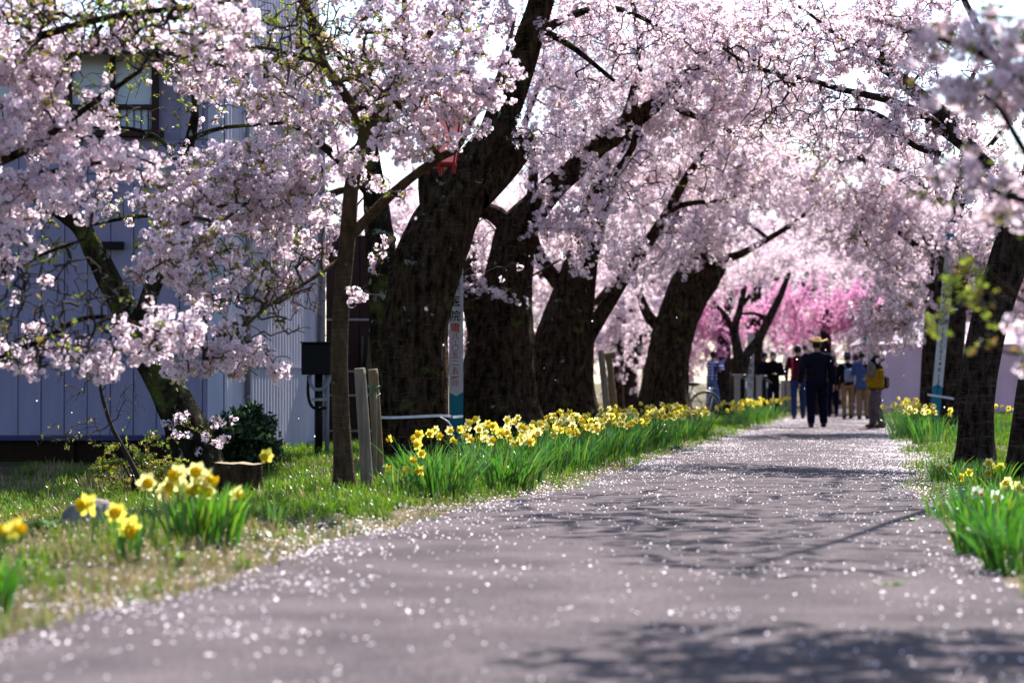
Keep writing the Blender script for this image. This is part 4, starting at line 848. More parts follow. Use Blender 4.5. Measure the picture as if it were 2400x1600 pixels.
def rock(label, px, py_, d, dim, m, seed, grp=None):
    bm = bmesh.new(); bmesh.ops.create_icosphere(bm, subdivisions=4, radius=1); so = Vector((seed * 2.3, seed, seed * .7))
    for w in bm.verts:
        k = 1 + .22 * noise.noise(w.co * 1.1 + so) + .08 * noise.noise(w.co * 3.1 + so); w.co = Vector((w.co.x * dim[0] * k, w.co.y * dim[1] * k, max(-.35, w.co.z) * dim[2] * k))
    me = bpy.data.meshes.new('stone'); bm.to_mesh(me); bm.free(); me.polygons.foreach_set('use_smooth', [True] * len(me.polygons)); me.materials.append(m)
    q = P(px, py_, d); o = link('stone', me, None, None, (q.x, d, gz(q.x, d) + .01)); tag(o, label, 'stone', grp); return o
rock('rounded grey boulder behind the three left daffodils', 210, 1245, 14.4, (.165, .13, .165), M_ROCK, 1)
rock('flat pale stone left of the rounded boulder, near the louvred base', 150, 1180, 17.6, (.10, .06, .045), M_ROCKL, 2); rock('flat pale stone at the far left, before the louvres', 60, 1180, 17.8, (.11, .06, .045), M_ROCKL, 3)
rock('pale stone half hidden behind the big left daffodil clump', 365, 1180, 17.0, (.12, .08, .065), M_ROCKL, 4); rock('low pale stone at the root of the leaning tree', 335, 1155, 18.5, (.09, .06, .05), M_ROCKL, 5)
rock('small dark round stone on the path edge below the daffodil row', 1580, 1058, 31, (.085, .07, .06), M_ROCKD, 6)

# ------------------------------------------------------------------ lettered planks
M_WHITEP = mat('worn_white_paint', (.66, .63, .66), .6, (.52, .49, .52), 8, stretch=(6, 6, .6), bump=.2)
M_TEAL = mat('teal_paint', (.012, .20, .30), .5, (.010, .165, .25), 8); M_GREENP = mat('green_paint', (.02, .22, .10), .5)
M_RED = mat('red_lettering', (.62, .07, .03), .6); M_INK = mat('black_lettering', (.012, .012, .014), .6); M_TAPE = mat('white_tape', (.80, .79, .84), .4)
def lettering(chars, size, m, parent, x, y, z, gap, name='lettering'):
    """a column of characters standing on the face of a plank (facing -y)"""
    zz = z
    for ch in chars:
        g = gap
        if ch not in ' ':
            cu = bpy.data.curves.new('glyph', 'FONT'); cu.body = ch; cu.size = size; cu.align_x = 'CENTER'; cu.align_y = 'CENTER'; cu.extrude = .0008; cu.offset = size * .012; cu.resolution_u = 3
            t = bpy.data.objects.new('glyph', cu); COL.objects.link(t); me = eval_mesh(t, 'glyph'); bpy.data.objects.remove(t); bpy.data.curves.remove(cu)
            if len(me.vertices):
                co = np.array([w.co for w in me.vertices]); cx = (co[:, 0].min() + co[:, 0].max()) / 2; cy = (co[:, 1].min() + co[:, 1].max()) / 2
                me.transform(Matrix.Translation((-cx, -cy, 0)))
                me.materials.clear(); me.materials.append(m); o = link(name, me, parent, None, (x, y, zz)); o.rotation_euler = (math.pi / 2, 0, 0)
        zz -= g
def plank(name, label, bot, top, d, w, zsplit, mt, mb_, tip=.0, thick=.025):
    a = P(bot[0], bot[1], d); c = P(top[0], top[1], d); base = Vector((a.x, d, gz(a.x, d))); rt = empty(name, base); tag(rt, label, 'sign')
    hgt = c.z - base.z; rt.rotation_euler = (0, math.atan2(c.x - a.x, hgt), 0); H = (c - base).length; h0 = H * zsplit
    lo = [(-w / 2, 0), (w / 2, 0), (w / 2, h0), (0, h0 - tip), (-w / 2, h0)]; hi = [(-w / 2, h0 + .001), (0, h0 - tip + .001), (w / 2, h0 + .001), (w / 2, H), (-w / 2, H)]
    for nm, pl, m, th in (('painted_foot', lo, mb_, thick), ('painted_board', hi, mt, thick)):
        k = len(pl); v = [(x, -th / 2, z) for x, z in pl] + [(x, th / 2, z) for x, z in pl]; f = [tuple(range(k)), tuple(range(2 * k - 1, k - 1, -1))] + [((i + 1) % k, i, k + i, k + (i + 1) % k) for i in range(k)]
        link(nm, mesh(nm, v, f, m), rt)
    return rt, H
s, H = plank('lettered_plank', 'white and teal plank with red characters beside the first old trunk', (1069, 1090), (1069, 560), 27.6, .160, .305, M_WHITEP, M_TEAL, .045)
zz = lambda py_, d: P(0, py_, d).z
o_ = s.location.z
lettering('藤医院', .13, M_INK, s, -.01, -.014, zz(672, 27.6) - o_, .165)
for ch, py_ in (('電', 768), ('八', 789), ('I', 802), ('〇', 815), ('五', 832), ('二', 850), ('五', 868), ('番', 892)): lettering(ch, .115 if ch in '電番' else .06 if ch == 'I' else .085, M_RED, s, -.008, -.014, zz(py_, 27.6) - o_, .1)
s, H = plank('lettered_plank', 'leaning white plank with black characters and blue foot before the twin tree', (2187, 1014), (2231, 548), 40.0, .165, .235, M_WHITEP, M_TEAL, -.06)
MB().box((0, -.001, H - .14), (.168, .027, .28)).obj('painted_top', M_TEAL, s)
L_ = [('大', 655), ('福', 684), ('タ', 707), ('ク', 728), ('シ', 748), ('I', 768), ('T', 783), ('E', 794), ('L', 806), ('0', 820), ('2', 834), ('4', 848), ('8', 862), ('I', 877), ('3', 889), ('3', 901), ('1', 914)]
for ch, py_ in L_: lettering(ch, .17 if py_ < 760 else .105, M_INK, s, 0, -.014, (1014 - py_) * mpp(40.0) / math.cos(s.rotation_euler.y), .1)
for py_, l in ((722, .30), (926, .44)): MB().box((.06, -.03, (1016 - py_) * mpp(40.0)), (l, .012, .035), M=Matrix.Rotation(.06 if py_ > 800 else -.2, 3, 'Y')).obj('tape', M_TAPE, s)
s, H = plank('lettered_plank', 'distant white plank with green foot between the two bollards', (1756, 975), (1760, 780), 59, .17, .19, M_WHITEP, M_GREENP, -.10)
lettering('桜まつり', .15, M_INK, s, 0, -.014, H * .62, .17); MB().box((0, -.02, H * .21), (.22, .012, .03)).obj('tape', M_TAPE, s)
# white tape round the first trunk
d0 = 27.0; c0 = P(970, 975, d0); pts = []
for a in np.linspace(math.pi * 1.02, math.pi * 2.0, 26): pts.append((c0.x + .41 * math.cos(a), d0 + .47 * math.sin(a), c0.z - .01 * math.sin(a * 2)))
pts += [(P(1062, 978, d0).x, d0 - .02, P(0, 977, d0).z), (P(1084, 975, d0).x, d0 + .35, P(0, 976, d0).z)]
def ribbon(pts, w, th=.003):
    v = []; f = []
    for i, p in enumerate(pts):
        p = Vector(p); v += [p + Vector((0, 0, w / 2)), p - Vector((0, 0, w / 2)), p + Vector((0, th, -w / 2)), p + Vector((0, th, w / 2))]
        if i: k = 4 * i; f += [(k - 4, k - 3, k + 1, k), (k - 3, k - 2, k + 2, k + 1), (k - 2, k - 1, k + 3, k + 2), (k - 1, k - 4, k, k + 3)]
    return v, f
v, f = ribbon(pts, .030); tape = empty('white_tape', c0); tag(tape, 'white plastic tape tied round the first old trunk and its plank', 'tape')
link('band', mesh('band', [Vector(p) - c0 for p in v], f, M_TAPE), tape)
lp = spline([P(1032, 977, 26.55), P(1050, 988, 26.5), P(1058, 1003, 26.5), P(1052, 1013, 26.5), P(1043, 1010, 26.52)], [1] * 5, .01)[0]
_l = MB().tube([q - c0 for q in lp], .009, 6); link('loop', mesh('loop', _l.v, _l.f, M_TAPE, True), tape)

# ------------------------------------------------------------------ red paper lantern in the boughs
LD = 24.5; lc = P(1032, 330, LD); lan = empty('paper_lantern', P(1032, 385, LD)); tag(lan, 'red framed paper lantern half hidden in the blossom above the old trunk', 'lantern')
M_LRED = mat('red_lacquer', (.45, .02, .015), .4); M_PAPER = leafy('lantern_paper', (1, 1, 1), .5, False, col=(.90, .38, .38), var=.0); M_PAPERW = leafy('white_lantern_paper', (1, 1, 1), .5, False, col=(.86, .82, .90), var=.0); M_ORANGE = mat('orange_lettering', (.85, .20, .01), .6)
k6 = 6; hw, hb, lh = .26, .17, .50
top = [Vector((hw * math.cos(a), hw * math.sin(a), lh)) for a in [math.radians(60 * k + 25) for k in range(6)]]; bot = [Vector((hb * math.cos(a), hb * math.sin(a), 0)) for a in [math.radians(60 * k + 25) for k in range(6)]]
for k in range(6):
    n_ = (k + 1) % 6; MB().tube([bot[k] + (bot[k] - top[k]) * .18, top[k] + (top[k] - bot[k]) * .1], .012, 6).obj('post', M_LRED, lan)
    MB().tube([top[k], top[n_]], .014, 6).obj('rail', M_LRED, lan); MB().tube([bot[k], bot[n_]], .014, 6).obj('rail', M_LRED, lan)
    s = .97; pn = link('paper_panel', mesh('paper_panel', [bot[k] * s, bot[n_] * s, top[n_] * s, top[k] * s], [(0, 1, 2, 3)], M_PAPER if k in (4, 5, 0) else M_PAPERW), lan)
MB().lathe([(hw * 1.0, lh + .03), (hw * .9, lh + .06), (.05, lh + .16), (.0, lh + .17)], (0, 0, 0), 6).obj('cap', M_LRED, lan)
MB().lathe([(hb * .9, -.02), (hb * .9, 0), (.03, .01)], (0, 0, 0), 6).obj('floor', M_LRED, lan)
MB().tube([(0, 0, -.12), (0, 0, 0)], .014, 8).obj('stem', M_LRED, lan)
cr = MB(); cr.tube([Vector((-.06 + .085 * math.cos(a), -hw * .96, lh + .10 + .10 * math.sin(a))) for a in np.linspace(-.3, math.pi + .3, 14)], .020, 8).obj('crest', M_ORANGE, lan, True)
lettering('祭', .2, M_ORANGE, lan, -.07, -.235, .27, .1)

# ------------------------------------------------------------------ bollards
M_CONC = mat('pale_bollard_stone', (.42, .37, .36), .8, (.34, .30, .30), 20, bump=.2); M_LAMP = mat('bollard_lens', (.75, .75, .75), .3)
def bollard(label, px, top, d, w=.24):
    q = P(px, 893, d); rt = empty('light_bollard', (q.x, d, gz(q.x, d))); tag(rt, label, 'bollard', 'light bollards along the left edge'); h = P(0, top, d).z - rt.location.z; rt.rotation_euler = (0, 0, -.3)
    MB().box((0, 0, h / 2), (w * .55, w, h), bev=.012).obj('shaft', M_CONC, rt); MB().box((w * .48, 0, h * .47), (w * .40, w * .8, h * .94), bev=.008).obj('side_panel', M_BLACK, rt)
    MB().box((.02, 0, h + .014), (w * 1.05, w * 1.1, .03), bev=.008).obj('cap', M_CONC, rt); MB().box((w * .70, -.02, h * .80), (.03, w * .35, h * .14), bev=.006).obj('lens', M_LAMP, rt)
bollard('pale stone bollard with black side, nearest, before the green plank', 1730, 880, 51.5); bollard('second pale bollard, standing in front of the two masked people', 1781, 882, 56)
bollard('far small bollard left of the man in the red vest', 1850, 893, 68); bollard('farthest small bollard beside the red vest man', 1836, 893, 72)

# ------------------------------------------------------------------ tent
M_TENT = mat('mauve_white_canvas', (.88, .60, .72), .7, (.78, .52, .64), 1.5); M_TGREEN = mat('green_tent_print', (.01, .38, .20), .6); M_TROOF = mat('white_canvas', (.60, .50, .60), .8)
TD = 62.0; tx0 = P(2036, 893, TD).x; tx1 = P(2420, 893, TD).x; tn = empty('white_tent', ((tx0 + tx1) / 2, TD, 0)); tag(tn, 'pale mauve canvas tent wall behind the woman with yellow bag', 'tent')
tw = tx1 - tx0; te = P(0, 806, TD).z; tpk = P(0, 752, TD).z
v = []; f = []; nn = 40
for i in range(nn + 1):
    x = -tw / 2 + tw * i / nn
    for j, z in enumerate((.12, te * .5, te)): v.append((x, .025 * math.sin(i * 1.1 + j) + .015 * math.sin(i * 2.3 + 2 * j), z))
    if i: f += [(3 * i - 3, 3 * i, 3 * i + 1, 3 * i - 2), (3 * i - 2, 3 * i + 1, 3 * i + 2, 3 * i - 1)]
link('side_wall', mesh('side_wall', v, f, M_TENT, True), tn)
v = [(-tw / 2, 0, .12), (-tw / 2, 3, .12), (-tw / 2, 3, te), (-tw / 2, 0, te)]; link('side_wall', mesh('side_wall', v, [(0, 1, 2, 3)], M_TENT), tn)
v = [(-tw / 2 - .08, -.1, te), (tw / 2, -.1, te), (tw / 2, 3.1, te), (-tw / 2 - .08, 3.1, te), (-tw / 2 + .55, .9, tpk), (tw / 2, 1.5, tpk)]
link('roof', mesh('roof', v, [(0, 1, 5, 4), (2, 3, 4, 5), (3, 0, 4), (1, 2, 5)], M_TROOF), tn)
for x in (-tw / 2, 0.2): MB().tube([(x, -.03, 0), (x, -.03, te)], .025, 8).obj('pole', M_STRAP, tn)
for i, (px, py_, l, an) in enumerate(((2056, 750, .28, .5), (2040, 764, .30, -.7), (2064, 762, .22, 1.1), (2028, 782, .34, 1.35), (2050, 772, .16, .2))):
    q = P(px, py_, TD - .25); MB().box((q.x - tn.location.x, -.25, q.z), (l, .02, .085), M=Matrix.Rotation(-an, 3, 'Y')).obj('green_print', M_TGREEN, tn)
a = P(2015, 800, TD - .25); c = P(2100, 735, TD - .25); MB().tube([(a.x - tn.location.x, -.22, a.z), (c.x - tn.location.x, -.22, c.z)], .02, 6).obj('banner_pole', M_TROOF, tn)
# ------------------------------------------------------------------ shrubs and small plants
def shrub(name, label, px, py_, d, rx, ry, rd, nt, nleaf, key, srcs, seed, sc=1.0, grp=None, cz=None, tip=.003):
    q = P(px, py_, d); base = Vector((q.x, d, gz(q.x, d))); rt = empty(name, base); tag(rt, label, 'shrub', grp); g = Grow(seed, 30000); m = mpp(d)
    for k in range(5):
        a = g.rng.uniform(0, 6.28); r0 = g.rng.uniform(.02, .08); e = Vector((math.cos(a) * rx * m * .5, math.sin(a) * rd * .5, ry * m * 1.3)); c, r = spline([Vector((r0 * math.cos(a), r0 * math.sin(a), -.03)), e * .5 + Vector((0, 0, .03)), e], [.014, .010, .005], .06)
        mb = MB(); mb.tube(c, r, 6); mb.obj('stem', M_TWIG, rt, True); g.limbs(c, r)
    u = g.rng.normal(size=(nt, 3)); u /= np.linalg.norm(u, axis=1)[:, None]; u *= g.rng.random_sample(nt)[:, None] ** .4; T = u * np.array((rx * m, rd, ry * m)) + np.array((0, 0, ry * m * 1.0)); T = T[T[:, 2] > .02]
    g.run(T, seg=.08, maxlen=2); g.finish(tip=tip); o = link('twigs', g.twig_mesh('twigs', M_TWIG, 3), rt); o['kind'] = 'stuff'
    L = np.linalg.norm(g.p[:g.n][~g.limb[:g.n]] - g.p[g.par[:g.n][~g.limb[:g.n]]], axis=1).sum(); pts, dr = g.along(nleaf / max(L, .1), .02, .03, 3, seed, .0); n = len(pts)
    if n: scatter('foliage', pts, np.c_[g.rng.normal(size=n) * .7, g.rng.normal(size=n) * .7, g.rng.uniform(0, 6.28, n)], g.rng.uniform(.7, 1.3, n) * sc, key, srcs, g.rng, o)
shrub('camellia_shrub', 'glossy dark green shrub right of the leaning trunk foot', 575, 1075, 27.6, 95, 80, .4, 260, 2600, 'dark', SRC_DARKLEAF, 71)
shrub('camellia_shrub', 'low dark green shrub tucked behind the leaning trunk', 500, 1080, 28.2, 60, 55, .3, 120, 900, 'dark', SRC_DARKLEAF, 72)
shrub('leafy_shrub', 'sparse yellow green shrub left of the leaning trunk foot', 330, 1100, 24.5, 110, 75, .35, 110, 420, 'leaf', SRC_LEAF, 73, 1.5)
shrub('leafy_shrub', 'low rust and green weeds at far left by the stones', 90, 1165, 18.5, 90, 26, .3, 90, 420, 'bronze', SRC_BRONZE, 74, 1.3)
# bare sapling
sp = empty('bare_sapling', (P(325, 1130, 23).x, 23, gz(P(325, 1130, 23).x, 23))); tag(sp, 'bare twiggy sapling leaning left before the lavender wall', 'sapling')
g = Grow(77); inv = -sp.location
L = [(335, 1140, 7), (300, 1070, 6), (262, 1000, 5), (240, 930, 4.5), (228, 870, 3.5), (215, 820, 2)]; pts, rad = limb_pts(L, 23.0); c, r = spline(pts, rad, .05); MB().tube([q + inv for q in c], r, 8).obj('stem', M_TWIG, sp, True); g.limbs(c, r)
g.run(blob_targets(g.rng, [(240, 900, 23, 130, 60, .3, 60), (190, 1020, 23, 140, 50, .3, 60), (290, 960, 23, 60, 60, .3, 30)]), seg=.06, wig=.1); g.finish(tip=.0022)
me = g.twig_mesh('twigs', M_TWIG, 4); me.transform(Matrix.Translation(inv)); o = link('twigs', me, sp); o['kind'] = 'stuff'
pts, dr = g.along(3, .01, .01, 3, 1, .3); n = len(pts); scatter('young_leaves', pts + np.array(inv), rand_rot(g.rng, n), g.rng.uniform(.6, 1, n), 'leaf', SRC_LEAF, g.rng, o)
# broad leaved plant, and pinkish sprig at the left edge
def rosette(name, label, px, py_, d, n, l, w, col, seed, up=.6):
    r = np.random.RandomState(seed); q = P(px, py_, d); rt = empty(name, (q.x, d, gz(q.x, d))); tag(rt, label, 'plant')
    for k in range(n):
        a = r.uniform(0, 6.28); ll = l * r.uniform(.7, 1.15); V = []; F = []; 
        for i in range(7):
            t = i / 6; ww = w * math.sin(math.pi * min(1, .12 + t * .88)) ** .7; x = ll * t * math.cos(up * (1.2 - .6 * t)); z = ll * t * math.sin(up * (1.5 - .8 * t)); V += [(x, ww, z + .1 * ww), (x, 0, z - .15 * ww), (x, -ww, z + .1 * ww)]
            if i: m_ = 3 * i; F += [(m_ - 3, m_, m_ + 1, m_ - 2), (m_ - 2, m_ + 1, m_ + 2, m_ - 1)]
        c = np.array(col) * r.uniform(.75, 1.2); o = link('leaf', mesh('leaf', V, F, M_DLEAF, True, c4([c] * len(V))), rt); o.rotation_euler = (0, 0, a); o.location = (0, 0, -.01)
rosette('broad_leaf_plant', 'bright green broad leaved plant left of the boulder', 105, 1250, 14.2, 16, .20, .032, (.16, .30, .03), 1)
rosette('broad_leaf_plant', 'small broad leaved weed at foot of the brown stump', 470, 1190, 17.5, 9, .11, .02, (.12, .24, .03), 2)
for i, (px, py_, d, n_, lab) in enumerate(((60, 1330, 11.4, 12, 'low green weed at far left below the broad leaved plant'), (180, 1290, 12.8, 10, 'low green weed in front of the boulder'), (420, 1330, 11.6, 8, 'tiny green weed in the straw below the big daffodil clump'), (640, 1270, 13.4, 10, 'green weed right of the big left daffodil clump'), (700, 1215, 15.6, 12, 'green weed left of the slender young tree'), (770, 1200, 16.4, 10, 'green weed at the verge edge below the young tree'), (250, 1190, 17.0, 10, 'green weed behind the boulder near the pale stones'))):
    rosette('verge_weed', lab, px, py_, d, n_, .11, .012, (.15, .28, .015), 20 + i, .9)
rosette('broad_leaf_plant', 'small green weed growing on the path at right', 2142, 1225, 15.5, 10, .09, .014, (.14, .26, .03), 3)
rosette('broad_leaf_plant', 'tiny green weed on the path, lower right', 2080, 1375, 10.6, 9, .08, .012, (.12, .22, .03), 4)

# ------------------------------------------------------------------ daffodils
def tepals(m, rng_):
    V = []; F = []
    for k in range(6):
        a = k * math.pi / 3 + rng_.normal() * .06; L = .044 * rng_.uniform(.92, 1.08); w = .0165; c, s = math.cos(a), math.sin(a); yb = .002 if k % 2 else -.002; b_ = len(V); cu = rng_.uniform(-.008, .010)
        for (r_, w_, y_) in ((.006, .006, 0), (L * .45, w, cu * .4 - .002), (L * .75, w * .72, cu * .8), (L, 0.0, cu * 1.3)):
            if w_: V += [(c * r_ - s * w_, yb + y_ + .003, s * r_ + c * w_), (c * r_, yb + y_ - .001, s * r_), (c * r_ + s * w_, yb + y_ + .003, s * r_ - c * w_)]
            else: V.append((c * r_, yb + y_, s * r_))
        F += [(b_, b_ + 1, b_ + 4, b_ + 3), (b_ + 1, b_ + 2, b_ + 5, b_ + 4), (b_ + 3, b_ + 4, b_ + 7, b_ + 6), (b_ + 4, b_ + 5, b_ + 8, b_ + 7), (b_ + 6, b_ + 7, b_ + 9), (b_ + 7, b_ + 8, b_ + 9)]
    return mesh('flower', V, F, m, True)
def trumpet(m, ln=.034, r1=.0135, r2=.023):
    V = []; F = []; seg = 14
    for j, (r_, y_) in enumerate(((.007, .001), (r1, -.006), (r1, -ln * .7), (r2, -ln), (r2 * .9, -ln * .98), (r1 * .85, -ln * .68), (r1 * .7, -ln * .3), (.002, -ln * .25))):
        for k in range(seg):
            a = 2 * math.pi * k / seg; rr = r_ * (1 + (.10 * math.sin(a * 7) if j in (3, 4) else 0)); V.append((rr * math.cos(a), y_, rr * math.sin(a)))
        if j: F += [((j - 1) * seg + k, (j - 1) * seg + (k + 1) % seg, j * seg + (k + 1) % seg, j * seg + k) for k in range(seg)]
    return mesh('trumpet', V, F, m, True)
_r = np.random.RandomState(3)
TEP = {'y': [tepals(M_TEPAL, _r) for _ in range(3)], 'p': [tepals(M_TEPALP, _r) for _ in range(4)], 'w': [tepals(M_TEPALW, _r) for _ in range(2)]}
TRU = {'y': trumpet(M_CORONA), 'p': trumpet(M_CORONA), 'w': trumpet(M_CORONAO, .014, .011, .016)}
STM = []
for k in range(3):
    c, r = spline([(0, .004, 0), (0, .022, .006), (.0, .034, -.012), (.004 * (k - 1), .036, -.06), (.012 * (k - 1), .036, -.25), (.0, .03, -.40)], [.004, .0045, .005, .004, .004, .005], .02); _m = MB(); _m.tube(c, r, 6); STM.append(_m.mesh('stem', M_STEM, True))
def daffodil_clump(label, x, y, nl, h, nf, kind='p', rb=.12, spread=.16, seed=0, lean=(0, 0), col=(.050, .170, .012), heads=None, group='daffodil clumps along the path', big=1.0):
    r = np.random.RandomState(seed + int(abs(x) * 100 + y * 37)); z0 = gz(x, y); rt = empty('daffodil_clump', (x, y, z0)); tag(rt, label, 'daffodils', group); V = []; F = []; C = []
    for i in range(nl):
        a = r.uniform(0, 6.28); rr = rb * math.sqrt(r.random_sample()); bx, by = rr * math.cos(a), rr * math.sin(a); H_ = h * r.uniform(.7, 1.1); out = r.uniform(.05, .55) * H_ * (.4 + rr / rb); oa = a + r.normal() * .5; ox, oy = math.cos(oa) * out + lean[0] * H_, math.sin(oa) * out + lean[1] * H_; ta = r.uniform(0, 3.14); wx, wy = math.cos(ta), math.sin(ta); w = r.uniform(.005, .009); m_ = len(V); c = np.array(col) * r.uniform(.7, 1.35) + (np.array((.10, .05, .01)) if r.random_sample() < .14 else 0); dp = r.random_sample() < .15
        for j in range(6):
            t = j / 5; tt = t ** 1.7; ww = w * (1 - .75 * max(0, t - .6) / .4); zz_ = H_ * (t - (.35 if dp else .10) * t ** 4)
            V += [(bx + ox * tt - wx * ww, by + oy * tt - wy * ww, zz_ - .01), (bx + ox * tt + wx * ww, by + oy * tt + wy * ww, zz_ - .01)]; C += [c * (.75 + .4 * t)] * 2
            if j: q = m_ + 2 * j; F.append((q - 2, q - 1, q + 1, q))
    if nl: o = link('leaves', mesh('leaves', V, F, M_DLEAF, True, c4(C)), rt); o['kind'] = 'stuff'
    if heads is None: heads = [(math.cos(a) * s, math.sin(a) * s, h * r.uniform(.92, 1.2)) for a, s in zip(r.uniform(0, 6.28, nf), spread * np.sqrt(r.random_sample(nf)))]
    else: heads = [(q[0] - x, q[1] - y, q[2] - z0) for q in heads]
    for (hx, hy, hz) in heads:
        k = kind if kind != 'm' else ('y' if r.random_sample() < .35 else 'p'); fl = link('flower', TEP[k][r.randint(len(TEP[k]))], rt, None, (hx + lean[0] * .3, hy + lean[1] * .3, hz)); s = r.uniform(.82, 1.12)
        fl.rotation_euler = (r.normal() * .22 + .05, r.uniform(0, 6.28) * 0, r.normal() * .95); s *= big; fl.scale = (s, s, s)
        link('trumpet', TRU[k], fl); st = link('stem', STM[r.randint(3)], fl); st.scale = (1, 1, max(.3, hz / .40 / s))
_w = ['first', 'second', 'third', 'fourth', 'fifth', 'sixth', 'seventh', 'eighth', 'ninth', 'tenth', 'eleventh', 'twelfth', 'thirteenth', 'fourteenth', 'fifteenth', 'sixteenth']
yy = 18.0; i = 0
for i in range(15):
    y = 18.2 + i * 1.42; x = eL(y) - .42 + .10 * math.sin(i * 2.1)
    daffodil_clump('%s pale yellow daffodil clump of the front row counted from the camera' % _w[i], x, y, 150 if i < 2 else 95, .40 if i else .42, (3 if i == 0 else 9 + (i * 5) % 4) if i else 2, 'm', .20, .26, i, (.06, 0))
    y = 19.3 + i * 1.42; x = eL(y) - .95 + .12 * math.sin(i * 1.7)
    daffodil_clump('%s pale yellow daffodil clump of the back row counted from the camera' % _w[i], x, y, 80, .42, 7 + (i * 3) % 4, 'm', .18, .28, 40 + i, (.04, 0))
for i in range(4):
    y = 46 + i * 3.0; x = eL(y) - .35
    daffodil_clump('%s deep yellow daffodil clump past the dark stump, before the bollards' % _w[i], x, y, 90, .42, 14, 'y', .28, .36, 80 + i)
daffodil_clump('deep yellow daffodils at the feet of the masked people', eL(61) - .3, 61, 60, .42, 12, 'y', .3, .35, 90)
daffodil_clump('yellow daffodils at the root of the leaning plank', P(2175, 985, 38.6).x, 38.6, 60, .40, 10, 'm', .25, .3, 93)
daffodil_clump('thin yellow daffodils beside the bicycle wheel', 4.55, 47.5, 30, .30, 6, 'y', .2, .35, 91); daffodil_clump('thin yellow daffodils at the foot of the sawn off trunk', 4.1, 45.5, 30, .34, 6, 'y', .2, .35, 92)
# the left foreground
def heads(L, d): return [P(a, b_, d) for a, b_ in L]
q = P(480, 1290, 12.8); daffodil_clump('large blurred clump of eight yellow daffodils left of the stump', q.x, 12.8, 130, .36, 0, 'p', .20, .2, 100, (.05, 0), (.065, .21, .008), heads([(338, 1130), (375, 1152), (410, 1112), (430, 1150), (455, 1105), (480, 1120), (478, 1150), (548, 1155), (395, 1135), (462, 1140)], 12.8), big=1.4)
q = P(300, 1335, 11.7); daffodil_clump('three blurred yellow daffodils in front of the boulder', q.x, 11.7, 26, .24, 0, 'y', .07, .1, 101, (0, 0), (.065, .21, .008), heads([(204, 1182), (272, 1200), (302, 1236)], 11.7), big=1.4)
q = P(10, 1450, 9.3); daffodil_clump('blurred daffodil leaves cut by the left edge', q.x - .05, 9.3, 60, .27, 0, 'y', .10, .1, 102, (.0, 0), (.055, .20, .008), heads([(-8, 1240), (35, 1235)], 9.3))
q = P(650, 1250, 14.5); daffodil_clump('single yellow daffodil leaning before the stump', q.x, 14.5, 12, .22, 0, 'y', .05, .1, 103, (0, 0), (.07, .17, .02), heads([(624, 1068)], 14.5), big=1.3)
q = P(930, 1170, 18.0); daffodil_clump('five loose daffodils between the stakes and the front row', q.x, 18.0, 40, .26, 0, 'y', .12, .1, 104, (0, 0), (.05, .15, .02), heads([(905, 1096), (952, 1100), (985, 1102), (988, 1062), (966, 1078)], 18.0))
# the right verge
for i, (y, dx, nf) in enumerate(((47.5, .50, 18), (43.5, .55, 22), (40.5, .25, 18), (37, .3, 14), (33, .4, 11))): daffodil_clump('%s yellow daffodil clump of the right verge counted from the woman' % _w[i], eR(y) + dx, y, 110, .44, nf, 'y' if i < 2 else 'm', .34, .46, 110 + i)
q = P(2215, 1140, 21.0); daffodil_clump('two pale daffodils at the foot of the right banded trunk', q.x, 21.0, 40, .26, 0, 'p', .12, .1, 120, (0, 0), (.065, .21, .008), heads([(2203, 1092), (2230, 1096)], 21.0))
q = P(2330, 1160, 19.0); daffodil_clump('four yellow daffodils between the two right hand trunks', q.x, 19.0, 50, .26, 0, 'm', .14, .1, 121, (0, 0), (.065, .21, .008), heads([(2318, 1085), (2345, 1092), (2330, 1100), (2316, 1110)], 19.0))
q = P(2320, 1290, 14.3); daffodil_clump('white narcissus with orange cups on the right verge', q.x, 14.3, 150, .30, 0, 'w', .20, .1, 122, (.02, 0), (.055, .20, .008), heads([(2283, 1153), (2333, 1163), (2296, 1158)], 14.3))
for i, (px, d, n_) in enumerate(((2330, 12.6, 150), (2400, 11.4, 150), (2240, 15.8, 60), (2300, 17, 90), (2380, 16, 90))):
    q = P(px, 1300, d); daffodil_clump(['lush blade-like leaves in the right foreground', 'lush leaves cut by the right edge, nearest the camera', 'short leaf clump at the right path edge', 'leaf clump below the two pale daffodils', 'leaf clump below the four yellow daffodils'][i], q.x, d, n_, .30 if i < 2 else .22, 0, 'y', .2, .1, 130 + i, (0, 0), (.055, .20, .008))
q = P(2370, 1200, 16.5); daffodil_clump('three cream daffodils near the right edge below the cut trunk', q.x, 16.5, 40, .26, 0, 'p', .14, .1, 123, (0, 0), (.065, .21, .008), heads([(2362, 1128), (2384, 1140), (2350, 1146)], 16.5))
q = P(2262, 1170, 20.0); daffodil_clump('two yellow daffodils just left of the banded trunk foot', q.x, 20.0, 30, .24, 0, 'y', .12, .1, 124, (0, 0), (.065, .21, .008), heads([(2255, 1118), (2272, 1106)], 20.0))
daffodil_clump('far yellow daffodils behind the right hand trunks', P(2335, 950, 38).x, 38, 60, .42, 10, 'y', .26, .3, 140)

